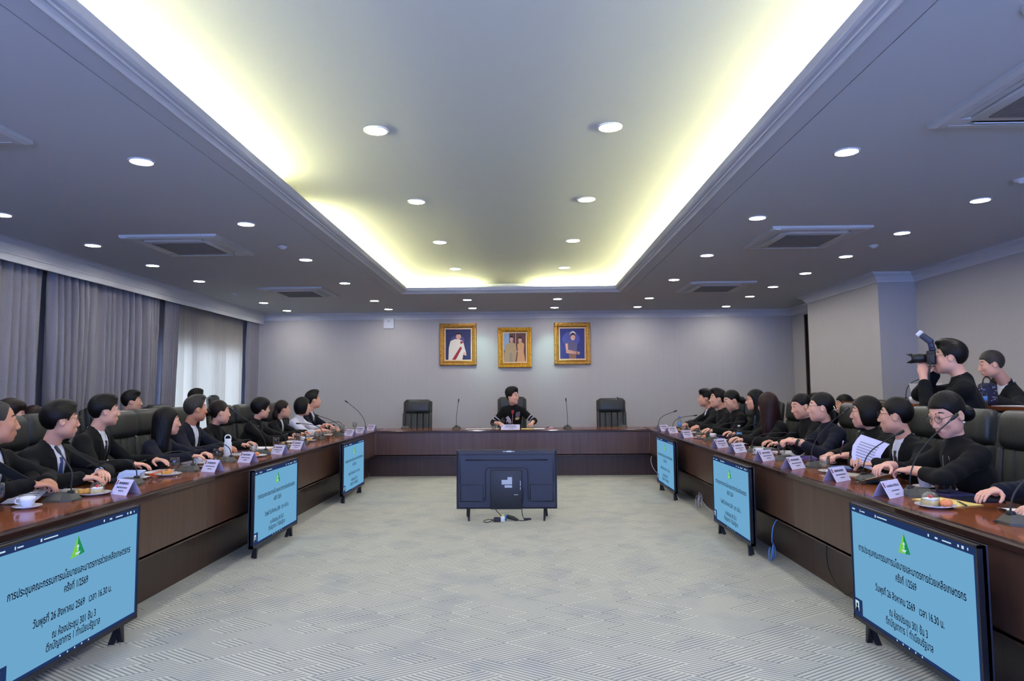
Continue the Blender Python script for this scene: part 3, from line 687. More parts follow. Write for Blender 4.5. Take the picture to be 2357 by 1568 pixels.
# ---------------------------------------------------------------- pictures and router on the back wall
M_GOLD = mat('gold_frame', rgb(190,140,60), 0.35, metal=0.75, noise=0.3, nscale=30, bump=0.5, bscale=45)
M_GOLD2 = mat('gold_frame_bright', rgb(214,158,48), 0.35, metal=0.7, noise=0.3, nscale=36, bump=0.8, bscale=55)
M_MATB = mat('picture_liner', rgb(214,186,150), 0.6)
def flat(name, c, rough=0.7): return mat(name, rgb(*c), rough)
def picture(x0, x1, z0, z1, gold, lab, paint):
    o = empty('framed_portrait', ((x0+x1)/2, YB-0.004, (z0+z1)/2), 0, lab, 'picture', 'gilt framed portraits on the back wall')
    w, h = (x1-x0)/2, (z1-z0)/2
    fr = [(0,0),(0,-0.03),(0.012,-0.048),(0.03,-0.05),(0.04,-0.038),(0.055,-0.036),(0.068,-0.044),(0.085,-0.03),(0.095,-0.018),(0.095,0)]
    f = MB(); pth = [(-w,-h),(-w,h),(w,h),(w,-h),(-w,-h)]
    # sweep in the wall plane
    vs = []; m = len(fr)
    cor = [(-1,-1),(-1,1),(1,1),(1,-1)]
    for cx, cz in cor: vs += [(cx*(w-d), y, cz*(h-d)) for d, y in fr]
    fs = [(i*m+k, ((i+1)%4)*m+k, ((i+1)%4)*m+k+1, i*m+k+1) for i in range(4) for k in range(m-1)]
    f.add(vs, fs); f.build('gilt_frame', gold, o)
    for cx, cz in cor:
        cm = MB()
        for a_, b_, r_ in ((0.03,0.03,0.026),(0.085,0.028,0.017),(0.028,0.085,0.017),(0.06,0.06,0.014)): cm.ell((cx*(w-a_), -0.046, cz*(h-b_)), (r_, 0.012, r_), 5)
        cm.build('corner_ornament', gold, o)
    vs = []; q = [(0.09,-0.022),(0.115,-0.016),(0.115,0)]; m = 3
    for cx, cz in cor: vs += [(cx*(w-d), y, cz*(h-d)) for d, y in q]
    MB().add(vs, [(i*m+k, ((i+1)%4)*m+k, ((i+1)%4)*m+k+1, i*m+k+1) for i in range(4) for k in range(m-1)]).build('liner', M_MATB, o)
    paint(o, w-0.112, h-0.112)
    return o
def blob(mb, cx, cz, rx, rz, y, n=16, rot=0.0):
    mb.poly([(cx+rx*math.cos(2*PI*k/n)*math.cos(rot)-rz*math.sin(2*PI*k/n)*math.sin(rot), y, cz+rx*math.cos(2*PI*k/n)*math.sin(rot)+rz*math.sin(2*PI*k/n)*math.cos(rot)) for k in range(n)])
def layer(o, name, m, shapes, w, h, y):
    for s in shapes:
        mb = MB()
        if s[0] == 'e': blob(mb, s[1]*w, s[2]*h, s[3]*w, s[4]*h, y)
        else: mb.poly([(p[0]*w, y, p[1]*h) for p in s[1]])
        mb.build(name, m, o)
C_SK = flat('painted_skin', (206,158,138)); C_HAIR = flat('painted_hair', (34,28,36))
def paint_white(o, w, h):
    MB().box(-w, w, -0.008, 0.0, -h, h).build('canvas', flat('painted_navy', (40,44,88)), o)
    layer(o, 'painted_glow', flat('painted_violet', (78,72,118)), [('e',-0.05,0.3,0.55,0.3)], w, h, -0.0085)
    layer(o, 'painted_coat', flat('painted_cream', (220,212,196)), [('p',[(-0.78,-1),(-0.74,-0.2),(-0.62,0.22),(-0.25,0.36),(0.05,0.34),(0.38,0.22),(0.5,-0.2),(0.62,-0.55),(0.62,-0.75),(0.4,-0.6),(0.32,-1)])], w, h, -0.009)
    layer(o, 'painted_sash', flat('painted_red', (158,40,62)), [('p',[(-0.5,-1),(-0.2,-1),(0.3,-0.22),(0.16,-0.14)]), ('p',[(0.18,0.02),(0.4,0.12),(0.36,0.22),(0.16,0.2)])], w, h, -0.0095)
    layer(o, 'painted_face', C_SK, [('e',0.02,0.52,0.2,0.2),('e',0.5,-0.6,0.12,0.1)], w, h, -0.01)
    layer(o, 'painted_hair', C_HAIR, [('p',[(-0.17,0.6),(-0.12,0.74),(0.05,0.78),(0.2,0.72),(0.23,0.6),(0.12,0.66),(-0.08,0.66)])], w, h, -0.0105)
def paint_pair(o, w, h):
    MB().box(-w, w, -0.008, 0.0, -h, h).build('canvas', flat('painted_brown', (98,66,62)), o)
    layer(o, 'painted_drape', flat('painted_pale_blue', (140,170,200)), [('p',[(-1,-0.2),(-0.5,-0.1),(-0.5,1),(-1,1)])], w, h, -0.0085)
    layer(o, 'painted_column', flat('painted_gold_line', (196,180,130)), [('p',[(0.05,0.2),(0.1,0.2),(0.1,1),(0.05,1)])], w, h, -0.0085)
    layer(o, 'painted_robe', flat('painted_khaki', (178,156,116)), [('p',[(-0.98,-1),(-0.95,-0.4),(-0.8,0.2),(-0.45,0.36),(-0.15,0.36),(0.1,0.2),(0.18,-0.3),(0.05,-1)])], w, h, -0.009)
    layer(o, 'painted_dress', flat('painted_apricot', (208,160,112)), [('p',[(0.15,-1),(0.28,-0.3),(0.22,0.2),(0.4,0.34),(0.65,0.36),(0.85,0.24),(0.8,-0.3),(0.95,-1)])], w, h, -0.0093)
    layer(o, 'painted_robe_front', flat('painted_grey_green', (150,146,128)), [('p',[(-0.5,-1),(-0.45,-0.4),(-0.25,-0.35),(-0.2,-1)])], w, h, -0.0095)
    layer(o, 'painted_face', C_SK, [('e',-0.3,0.56,0.16,0.2),('e',0.47,0.5,0.16,0.19),('e',0.4,-0.28,0.22,0.08)], w, h, -0.0098)
    layer(o, 'painted_hair', C_HAIR, [('p',[(-0.47,0.62),(-0.42,0.78),(-0.3,0.82),(-0.16,0.77),(-0.13,0.62),(-0.2,0.7),(-0.4,0.7)]), ('p',[(0.3,0.5),(0.32,0.68),(0.45,0.76),(0.6,0.7),(0.65,0.52),(0.58,0.62),(0.38,0.64)])], w, h, -0.0103)
def paint_blue(o, w, h):
    MB().box(-w, w, -0.008, 0.0, -h, h).build('canvas', flat('painted_royal', (48,54,116)), o)
    layer(o, 'painted_glow', flat('painted_royal_light', (74,82,150)), [('e',-0.1,0.3,0.7,0.5)], w, h, -0.0085)
    layer(o, 'painted_skirt', flat('painted_bronze', (134,98,82)), [('p',[(-0.25,-1),(-0.3,-0.4),(0.35,-0.3),(0.3,-1)])], w, h, -0.009)
    layer(o, 'painted_bodice', flat('painted_slate', (92,88,118)), [('p',[(-0.5,-0.45),(-0.52,0.0),(-0.3,0.14),(0.2,0.14),(0.42,-0.1),(0.35,-0.5)])], w, h, -0.0092)
    layer(o, 'painted_arms', C_SK, [('p',[(-0.56,0.0),(-0.36,0.02),(-0.34,-0.42),(-0.5,-0.58)]),('p',[(-0.52,-0.42),(-0.3,-0.4),(0.45,-0.54),(0.45,-0.7),(-0.5,-0.62)]),('e',0.06,0.42,0.19,0.22),('e',0.45,-0.62,0.16,0.1)], w, h, -0.0097)
    layer(o, 'painted_hair', C_HAIR, [('p',[(-0.17,0.4),(-0.14,0.62),(0.05,0.7),(0.2,0.64),(0.24,0.5),(0.1,0.58),(-0.05,0.54)])], w, h, -0.0102)
    layer(o, 'painted_headdress', flat('painted_pearl', (206,196,190)), [('p',[(-0.2,0.5),(-0.16,0.72),(0.04,0.84),(0.24,0.76),(0.32,0.56),(0.22,0.66),(0.04,0.72),(-0.1,0.64)])], w, h, -0.0106)
picture(-1.664, -0.936, 1.90, 2.733, M_GOLD, 'gilt framed portrait of a figure in white coat with red sash', paint_white)
picture(-0.512, 0.149, 1.85, 2.645, M_GOLD2, 'smaller bright gilt framed portrait of a standing couple', paint_pair)
picture(0.594, 1.308, 1.90, 2.729, M_GOLD, 'gilt framed portrait of a figure with headdress on deep blue', paint_blue)
r = empty('wifi_router', (-2.68, YB, 2.75), 0, 'rounded white wireless router high on the back wall', 'router')
MB().rbox(-0.108,0.108,-0.045,-0.001,-0.108,0.108,0.02,4).build('body', mat('router_plastic', rgb(214,214,220), 0.4), r)
MB().poly([(-0.015,-0.0455,0.03),(0.015,-0.0455,0.03),(0.015,-0.0455,0.05),(-0.015,-0.0455,0.05)]).build('print', mat('grey_print', rgb(150,150,158), 0.6), r)
MB().tube([(-0.0,-0.01,0.105),(-0.01,-0.01,0.14),(-0.01,-0.1,0.19)], 0.004, 6).build('cable', M_WIRE, r)
# ---------------------------------------------------------------- people: smooth distance-field bodies
class Field:
    def __init__(s, lo, hi, h):
        s.h = h; s.o = np.array(lo, np.float32) - 2*h
        s.n = np.maximum(4, np.ceil((np.array(hi)-np.array(lo))/h).astype(int) + 5)
        s.D = np.full(s.n, 9.0, np.float32)
        s.ax = [s.o[i] + h*np.arange(s.n[i], dtype=np.float32) for i in range(3)]
    def sl(s, lo, hi):
        a = np.clip(np.floor((np.array(lo)-s.o)/s.h).astype(int), 0, s.n); b = np.clip(np.ceil((np.array(hi)-s.o)/s.h).astype(int)+1, 0, s.n)
        if (b <= a).any(): return None
        return tuple(slice(a[i], b[i]) for i in range(3))
    def pts(s, sl):
        return s.ax[0][sl[0]][:,None,None], s.ax[1][sl[1]][None,:,None], s.ax[2][sl[2]][None,None,:]
    def put(s, sl, d, k, mode):
        A = s.D[sl]
        if mode == 'sub':
            h_ = np.clip(0.5 - 0.5*(A+d)/k, 0, 1); s.D[sl] = A*(1-h_) + (-d)*h_ + k*h_*(1-h_)
        else:
            h_ = np.clip(0.5 + 0.5*(A-d)/k, 0, 1); s.D[sl] = A*(1-h_) + d*h_ - k*h_*(1-h_)
    def cone(s, a, b, ra, rb, k=0.02, mode='add'):
        a = np.array(a, np.float32); b = np.array(b, np.float32); m = max(ra, rb) + k + 2*s.h
        sl = s.sl(np.minimum(a,b)-m, np.maximum(a,b)+m)
        if sl is None: return
        x, y, z = s.pts(sl); ab = b-a; L2 = max(1e-9, float(ab@ab))
        t = np.clip(((x-a[0])*ab[0] + (y-a[1])*ab[1] + (z-a[2])*ab[2])/L2, 0, 1)
        d = np.sqrt((x-a[0]-t*ab[0])**2 + (y-a[1]-t*ab[1])**2 + (z-a[2]-t*ab[2])**2) - (ra+(rb-ra)*t)
        s.put(sl, d, k, mode)
    def ell(s, c, M, r, k=0.02, mode='add'):
        """M: 3x3, rows are the local axes in world space"""
        c = np.array(c, np.float32); M = np.array(M, np.float32); r = np.array(r, np.float32)
        ext = np.sqrt(((M*r[:,None])**2).sum(0)) + k + 2*s.h
        sl = s.sl(c-ext, c+ext)
        if sl is None: return
        x, y, z = s.pts(sl); x = x-c[0]; y = y-c[1]; z = z-c[2]
        k0 = 0; k1 = 0
        for i in range(3):
            q = (M[i,0]*x + M[i,1]*y + M[i,2]*z)/r[i]; k0 = k0 + q*q; k1 = k1 + (q/r[i])**2
        k0 = np.sqrt(k0); k1 = np.sqrt(k1)+1e-6
        s.put(sl, k0*(k0-1)/k1, k, mode)
    def mesh(s):
        return surface_nets(s.D, s.o, s.h)

def surface_nets(D, o, h):
    S = D < 0; n = D.shape
    c = np.zeros([m-1 for m in n], np.int8)
    for dx in (0,1):
        for dy in (0,1):
            for dz in (0,1): c += S[dx:n[0]-1+dx, dy:n[1]-1+dy, dz:n[2]-1+dz]
    act = (c > 0) & (c < 8); idx = np.argwhere(act)
    if len(idx) == 0: return np.zeros((0,3)), np.zeros((0,4), int)
    vid = np.full(act.shape, -1, np.int32); vid[act] = np.arange(len(idx))
    acc = np.zeros((len(idx),3), np.float32); cnt = np.zeros(len(idx), np.float32)
    cor = [(a,b,c_) for a in (0,1) for b in (0,1) for c_ in (0,1)]
    val = {q: D[idx[:,0]+q[0], idx[:,1]+q[1], idx[:,2]+q[2]] for q in cor}
    for p in cor:
        for ax in range(3):
            if p[ax]: continue
            q = list(p); q[ax] = 1; q = tuple(q)
            a, b = val[p], val[q]; mk = (a < 0) != (b < 0)
            t = np.where(mk, a/np.where(mk, a-b, 1), 0)
            for i in range(3): acc[:,i] += np.where(mk, p[i] + (t if i == ax else 0), 0)
            cnt += mk
    V = (idx + acc/cnt[:,None])*h + o
    Q = []
    for ax in range(3):
        u, w = [(1,2),(2,0),(0,1)][ax]
        A = [slice(0,m) for m in n]; B = list(A); A[ax] = slice(0,n[ax]-1); B[ax] = slice(1,n[ax])
        s0 = S[tuple(A)]; s1 = S[tuple(B)]
        for flip, mk in ((False, s0 & ~s1), (True, ~s0 & s1)):
            e = np.argwhere(mk)
            ok = (e[:,u] > 0) & (e[:,w] > 0) & (e[:,u] < n[u]-1) & (e[:,w] < n[w]-1); e = e[ok]
            if len(e) == 0: continue
            def g(du, dw):
                q = e.copy(); q[:,u] += du; q[:,w] += dw; return vid[q[:,0],q[:,1],q[:,2]]
            f = np.stack([g(-1,-1), g(0,-1), g(0,0), g(-1,0)], -1)
            Q.append(f[:, ::-1] if flip else f)
    Q = np.concatenate(Q); Q = Q[(Q >= 0).all(1)]
    return V, Q

def nv(v): v = np.array(v, float); return v/np.linalg.norm(v)
def frame(fwd, up=(0,0,1)):
    f = nv(fwd); r = nv(np.cross(f, up)); u = np.cross(r, f); return np.stack([r, f, u])   # rows right, forward, up

def ik(a, t, l1, l2, pole):
    a = np.array(a, float); t = np.array(t, float); d = t-a; L = np.linalg.norm(d); L = min(L, (l1+l2)*0.995); dn = nv(d); t = a+dn*L
    x = (l1*l1 - l2*l2 + L*L)/(2*L); hgt = math.sqrt(max(0.0, l1*l1 - x*x))
    p = np.array(pole, float); p = p - dn*(p@dn); p = nv(p)
    return a + dn*x + p*hgt, t

SKIN = {'light': mat('skin_light', rgb(228,174,148), 0.5, spec=0.35, sss=0.12, noise=0.05, nscale=14),
        'mid': mat('skin_mid', rgb(218,166,140), 0.5, spec=0.35, sss=0.12, noise=0.05, nscale=14),
        'tan': mat('skin_tan', rgb(200,144,114), 0.5, spec=0.35, sss=0.12, noise=0.05, nscale=14)}
def hairmat(name, c): return mat(name, rgb(*c), 0.42, spec=0.22, noise=0.3, nscale=20, stretch=(1,1,0.15), bump=0.25, bscale=60, bstretch=(3,3,0.35))
HAIR = {'black': hairmat('hair_black', (12,11,12)), 'brown': hairmat('hair_dark_brown', (30,20,18)), 'grey': hairmat('hair_greying', (52,49,47)), 'red': hairmat('hair_chestnut', (38,20,20))}
def cloth(name, c, sheen=0.02): return mat(name, rgb(*c), 0.85, spec=0.2, sheen=sheen, noise=0.12, nscale=7, bump=0.25, bscale=9)
CLOTH = {'black': cloth('cloth_black', (15,16,18)), 'char': cloth('cloth_charcoal', (26,27,29)), 'navy': cloth('cloth_navy', (20,23,36)), 'white': cloth('cloth_white', (214,214,222), 0.0), 'blue': cloth('cloth_denim_blue', (44,74,104)), 'black2': cloth('cloth_soft_black', (18,18,19))}
M_SHIRT = mat('shirt_white', rgb(222,224,232), 0.8, spec=0.2)
M_TIEK = mat('tie_black', rgb(26,27,32), 0.55); M_TIEB = mat('tie_blue', rgb(44,62,110), 0.5); M_TIEG = mat('tie_grey', rgb(70,64,72), 0.55)
M_LIP = mat('lips', rgb(176,92,88), 0.45); M_LIPM = mat('lips_pale', rgb(176,116,100), 0.5); M_BROW = mat('brow', rgb(40,32,30), 0.8)
M_EYEW = mat('eye_white', rgb(196,188,184), 0.35); M_IRIS = mat('iris', rgb(26,18,16), 0.2)
M_SPEC = mat('spectacle_metal', rgb(120,104,80), 0.3, metal=0.9); M_SPECK = mat('spectacle_dark', rgb(40,34,36), 0.35)
M_PEARL = mat('pearl', rgb(235,230,225), 0.25); M_BROOCH = mat('brooch_silver', rgb(215,215,220), 0.3, metal=0.5)
M_LENSG = pane_mat(); M_LENSG.name = 'spectacle_lens'

def hair_field(style, h):
    """distance field of a hairstyle in head space (x right, y forward, z up)"""
    lo, hi = np.array([-0.15,-0.2,-0.16]), np.array([0.15,0.15,0.2])
    if style in ('long','longstraight'): lo = np.array([-0.17,-0.2,-0.42])
    F = Field(lo, hi, h); x, y, z = np.meshgrid(*F.ax, indexing='ij')
    def E(c, r):
        q = [(x-c[0])/r[0], (y-c[1])/r[1], (z-c[2])/r[2]]; k0 = np.sqrt(sum(a*a for a in q)); k1 = np.sqrt(sum((a/b)**2 for a, b in zip(q, r)))+1e-6
        return k0*(k0-1)/k1
    def smin(a, b, k): t = np.clip(0.5+0.5*(b-a)/k, 0, 1); return b*(1-t)+a*t-k*t*(1-t)
    def smax(a, b, k): return -smin(-a, -b, k)
    def cap(t, ex=0.0): return E((0,-0.012,0.03), (0.077+t,0.097+t,0.092+t+ex))
    def line(ys, zs): return np.interp(y, ys, zs)
    ya = [-0.13,-0.08,-0.045,-0.032,0.022,0.028,0.042,0.06,0.1]
    if style in ('short','crop','quiff','thin','side'):
        t = {'short':0.010,'crop':0.007,'quiff':0.009,'thin':0.004,'side':0.013}[style]
        b = cap(t, 0.004)
        if style == 'quiff': b = smin(b, E((0,0.035,0.112),(0.062,0.065,0.032)), 0.03)
        if style == 'short': b = smin(b, E((0.01,0.03,0.105),(0.064,0.062,0.03)), 0.03)
        if style == 'side': b = smin(b, E((-0.012,0.03,0.1),(0.074,0.068,0.036)), 0.03)
        fz = {'short':0.062,'crop':0.066,'quiff':0.072,'thin':0.105,'side':0.055}[style]
        zl = line(ya, [-0.075,-0.072,-0.06,0.004,0.008,-0.012,0.022,fz-0.012,fz])
        d = smax(b, (zl - z)*0.85, 0.006)
    elif style in ('bob','bobfringe','pixie'):
        if style == 'pixie':
            b = smin(cap(0.017, 0.006), E((0,0.025,0.075),(0.083,0.085,0.05)), 0.03)
            zl = line([-0.13,-0.08,-0.05,-0.02,0.01,0.03,0.05,0.075,0.11], [-0.085,-0.085,-0.075,-0.03,-0.02,-0.045,0.0,0.03,0.035])
        else:
            b = smin(cap(0.016, 0.004), E((0,-0.022,-0.03),(0.1,0.098,0.105)), 0.04)
            fz = 0.035 if style == 'bobfringe' else 0.06
            zl = line([-0.13,0.0,0.018,0.034,0.05,0.075,0.11], [-0.115,-0.11,-0.105,-0.06,0.03,fz,fz+0.005])
        d = smax(b, (zl - z)*0.8, 0.008)
        d = smax(d, -(0.1 - z)*0 + d*0 - 1, 0.01)
    elif style in ('long','longstraight'):
        b = smin(cap(0.015, 0.004), E((0,-0.03,-0.06),(0.098,0.092,0.14)), 0.04)
        b = smin(b, E((0,-0.075,-0.22),(0.105,0.055,0.19)), 0.05)
        b = smin(b, E((0.072,-0.025,-0.17),(0.03,0.04,0.15)), 0.03); b = smin(b, E((-0.072,-0.025,-0.17),(0.03,0.04,0.15)), 0.03)
        zl = line([-0.13,0.0,0.03,0.045,0.06,0.08,0.11], [-0.42,-0.42,-0.1,0.0,0.035,0.058,0.062])
        d = smax(b, (zl - z)*0.7, 0.01)
    elif style in ('bun','lowbun','pulled'):
        b = cap(0.007, 0.004)
        zl = line(ya, [-0.085,-0.085,-0.06,0.0,0.01,0.004,0.03,0.056,0.066])
        d = smax(b, (zl - z)*0.85, 0.006)
        if style == 'bun': d = smin(d, E((0,-0.128,0.0),(0.042,0.034,0.042)), 0.012)
        if style == 'lowbun': d = smin(d, E((0,-0.125,-0.045),(0.056,0.042,0.05)), 0.014)
        if style == 'pulled': d = smin(d, E((0,-0.105,-0.08),(0.06,0.035,0.075)), 0.03)
    elif style == 'updo':
        b = smin(cap(0.014, 0.01), E((0,-0.035,0.075),(0.092,0.098,0.085)), 0.04); b = smin(b, E((0,0.03,0.115),(0.066,0.06,0.042)), 0.03)
        zl = line([-0.14,-0.08,-0.045,-0.028,0.015,0.03,0.048,0.068,0.1], [-0.08,-0.08,-0.05,-0.012,0.0,-0.005,0.04,0.068,0.078])
        d = smax(b, (zl - z)*0.85, 0.006)
    ang = np.arctan2(x, z+0.02)
    d = d + (0.0011*np.sin(ang*46 + 3*np.sin(y*40)) if style not in ('long','longstraight') else 0.0014*np.sin(np.arctan2(x, y+0.03)*34 + 2*np.sin(z*14)))
    F.D = d.astype(np.float32); F.D[0]=F.D[-1]=1; F.D[:,0]=F.D[:,-1]=1; F.D[:,:,0]=F.D[:,:,-1]=1
    return F.mesh()
HAIR_CACHE = {}
def hair_mesh(style, h):
    k = (style, round(h,4))
    if k not in HAIR_CACHE: HAIR_CACHE[k] = hair_field(style, h)
    return HAIR_CACHE[k]

def head_skin(F, c, M, s, wide=1.0, male=True, bare=0.0):
    c = np.array(c, float)
    def P(x, y, z): return c + s*(x*wide*M[0] + y*M[1] + z*M[2])
    def e(p, r, k=0.02, mode='add'): F.ell(P(*p), M, [r[0]*s*wide, r[1]*s, r[2]*s], k*s, mode)
    e((0,-0.012,0.03), (0.077,0.097,0.092), 0.001)
    e((0,0.022,-0.03), (0.066,0.07,0.085), 0.03)
    e((0,0.045,-0.085), (0.045 if male else 0.038,0.045,0.036), 0.03)
    e((0,0.066,-0.108), (0.022 if male else 0.017,0.02,0.016), 0.02)
    for sx in (-1,1):
        e((sx*0.044,0.012,-0.066), (0.022 if male else 0.017,0.04,0.032), 0.03)
        e((sx*0.034,0.066,-0.028), (0.028,0.022,0.024), 0.02)
        e((sx*0.031,0.093,0.012), (0.021,0.013,0.0115), 0.012, 'sub')
        e((sx*0.031,0.079,0.010), (0.017,0.014,0.012), 0.006)
        e((sx*0.024,0.0845,0.03), (0.017,0.009,0.007), 0.014)
        e((sx*0.0805,-0.008,-0.012), (0.009,0.021,0.032), 0.006)
        e((sx*0.089,-0.003,-0.008), (0.006,0.011,0.016), 0.004, 'sub')
        e((sx*0.0125,0.098,-0.043), (0.009,0.011,0.008), 0.006)
    F.cone(P(0,0.089,0.015), P(0,0.108,-0.034), 0.0075*s, 0.0115*s, 0.012*s)
    e((0,0.108,-0.037), (0.0125,0.0115,0.0105), 0.008)
    e((0,0.086,-0.072), (0.024,0.014,0.014), 0.014)
    e((0,0.0965,-0.0655), (0.019,0.006,0.005), 0.004)
    e((0,0.0955,-0.0775), (0.017,0.0065,0.0055), 0.004)
    F.cone(P(-0.02,0.102,-0.0715), P(0.02,0.102,-0.0715), 0.0022*s, 0.0022*s, 0.002*s, 'sub')

def hand(F, w, d, n, sgn, s=1.0, curl=0.5, spread=1.0, point=False):
    """w wrist, d pointing along the hand, n out of the back of the hand; thumb on the side sgn*(d x n)"""
    d = nv(d); n = nv(np.array(n) - d*(np.array(n)@d)); q = np.cross(d, n)*sgn; w = np.array(w, float)
    M = np.stack([q, d, n])
    F.ell(w + d*0.048*s, M, [0.041*s,0.052*s,0.0155*s], 0.012*s)
    F.cone(w - d*0.05*s, w + d*0.02*s, 0.029*s, 0.026*s, 0.015*s)
    for i, (off, L) in enumerate(((0.028,0.072),(0.0095,0.08),(-0.0095,0.075),(-0.027,0.06))):
        c = curl*(0.8+0.15*i) if not (point and i == 0) else 0.12
        b = w + d*0.088*s + q*off*s; dv = nv(d + q*off*3.2*spread - n*0.15)
        p = b; ang = 0.0
        for j, fr in enumerate((0.45,0.32,0.25)):
            ang += c*(0.55 if j == 0 else 0.8)
            dd = dv*math.cos(ang) - n*math.sin(ang); p2 = p + dd*L*fr*s
            F.cone(p, p2, (0.0088-0.0007*j)*s, (0.0082-0.0008*j)*s, 0.0035*s); p = p2
    b = w + d*0.022*s + q*0.026*s - n*0.004*s; p = b
    for j, (L, r) in enumerate(((0.038,0.0125),(0.032,0.0098),(0.024,0.0088))):
        dd = nv(d*(0.55+0.25*j) + q*(0.75-0.3*j) - n*(0.35+0.15*j)); p2 = p + dd*L*s
        F.cone(p, p2, r*s, (r-0.0012)*s, 0.006*s); p = p2

def put_mesh(name, V, Q, m, parent, org, smooth=True):
    me = mesh_np(name, np.asarray(V)-np.asarray(org), Q, smooth=smooth and name not in ('collar','lapel','necktie','eyebrow','eyelash')); return link(name, me, parent, m)

def drape(bvh, pts2, o, ax, up, fwd, off, grid=4, far=0.5):
    """project a (u,v) quad strip [(left,right),...] onto the garment from the front; returns verts, quads"""
    V = []; n = grid+1
    for (l, r) in pts2:
        for i in range(n):
            t = i/grid; u = l[0]+(r[0]-l[0])*t; v = l[1]+(r[1]-l[1])*t
            p = o + ax*u + up*v + fwd*far; hit = bvh.ray_cast(Vector(p), Vector(-fwd), 2*far)
            q = np.array(hit[0]) if hit[0] is not None else (V[-1] - fwd*off if V else o + ax*u + up*v)
            V.append(q + fwd*off)
    m = len(pts2); k = len(V)
    Q = [(j*n+i, j*n+i+1, (j+1)*n+i+1, (j+1)*n+i) for j in range(m-1) for i in range(grid)]
    B = [v - fwd*(off+0.003) for v in V]
    Q2 = [tuple(k+a for a in reversed(f)) for f in Q]
    edge = [(j*n, (j+1)*n, k+(j+1)*n, k+j*n) for j in range(m-1)] + [((j+1)*n+grid, j*n+grid, k+j*n+grid, k+(j+1)*n+grid) for j in range(m-1)] + [(i+1, i, k+i, k+i+1) for i in range(grid)] + [((m-1)*n+i, (m-1)*n+i+1, k+(m-1)*n+i+1, k+(m-1)*n+i) for i in range(grid)]
    return V+B, Q+Q2+edge

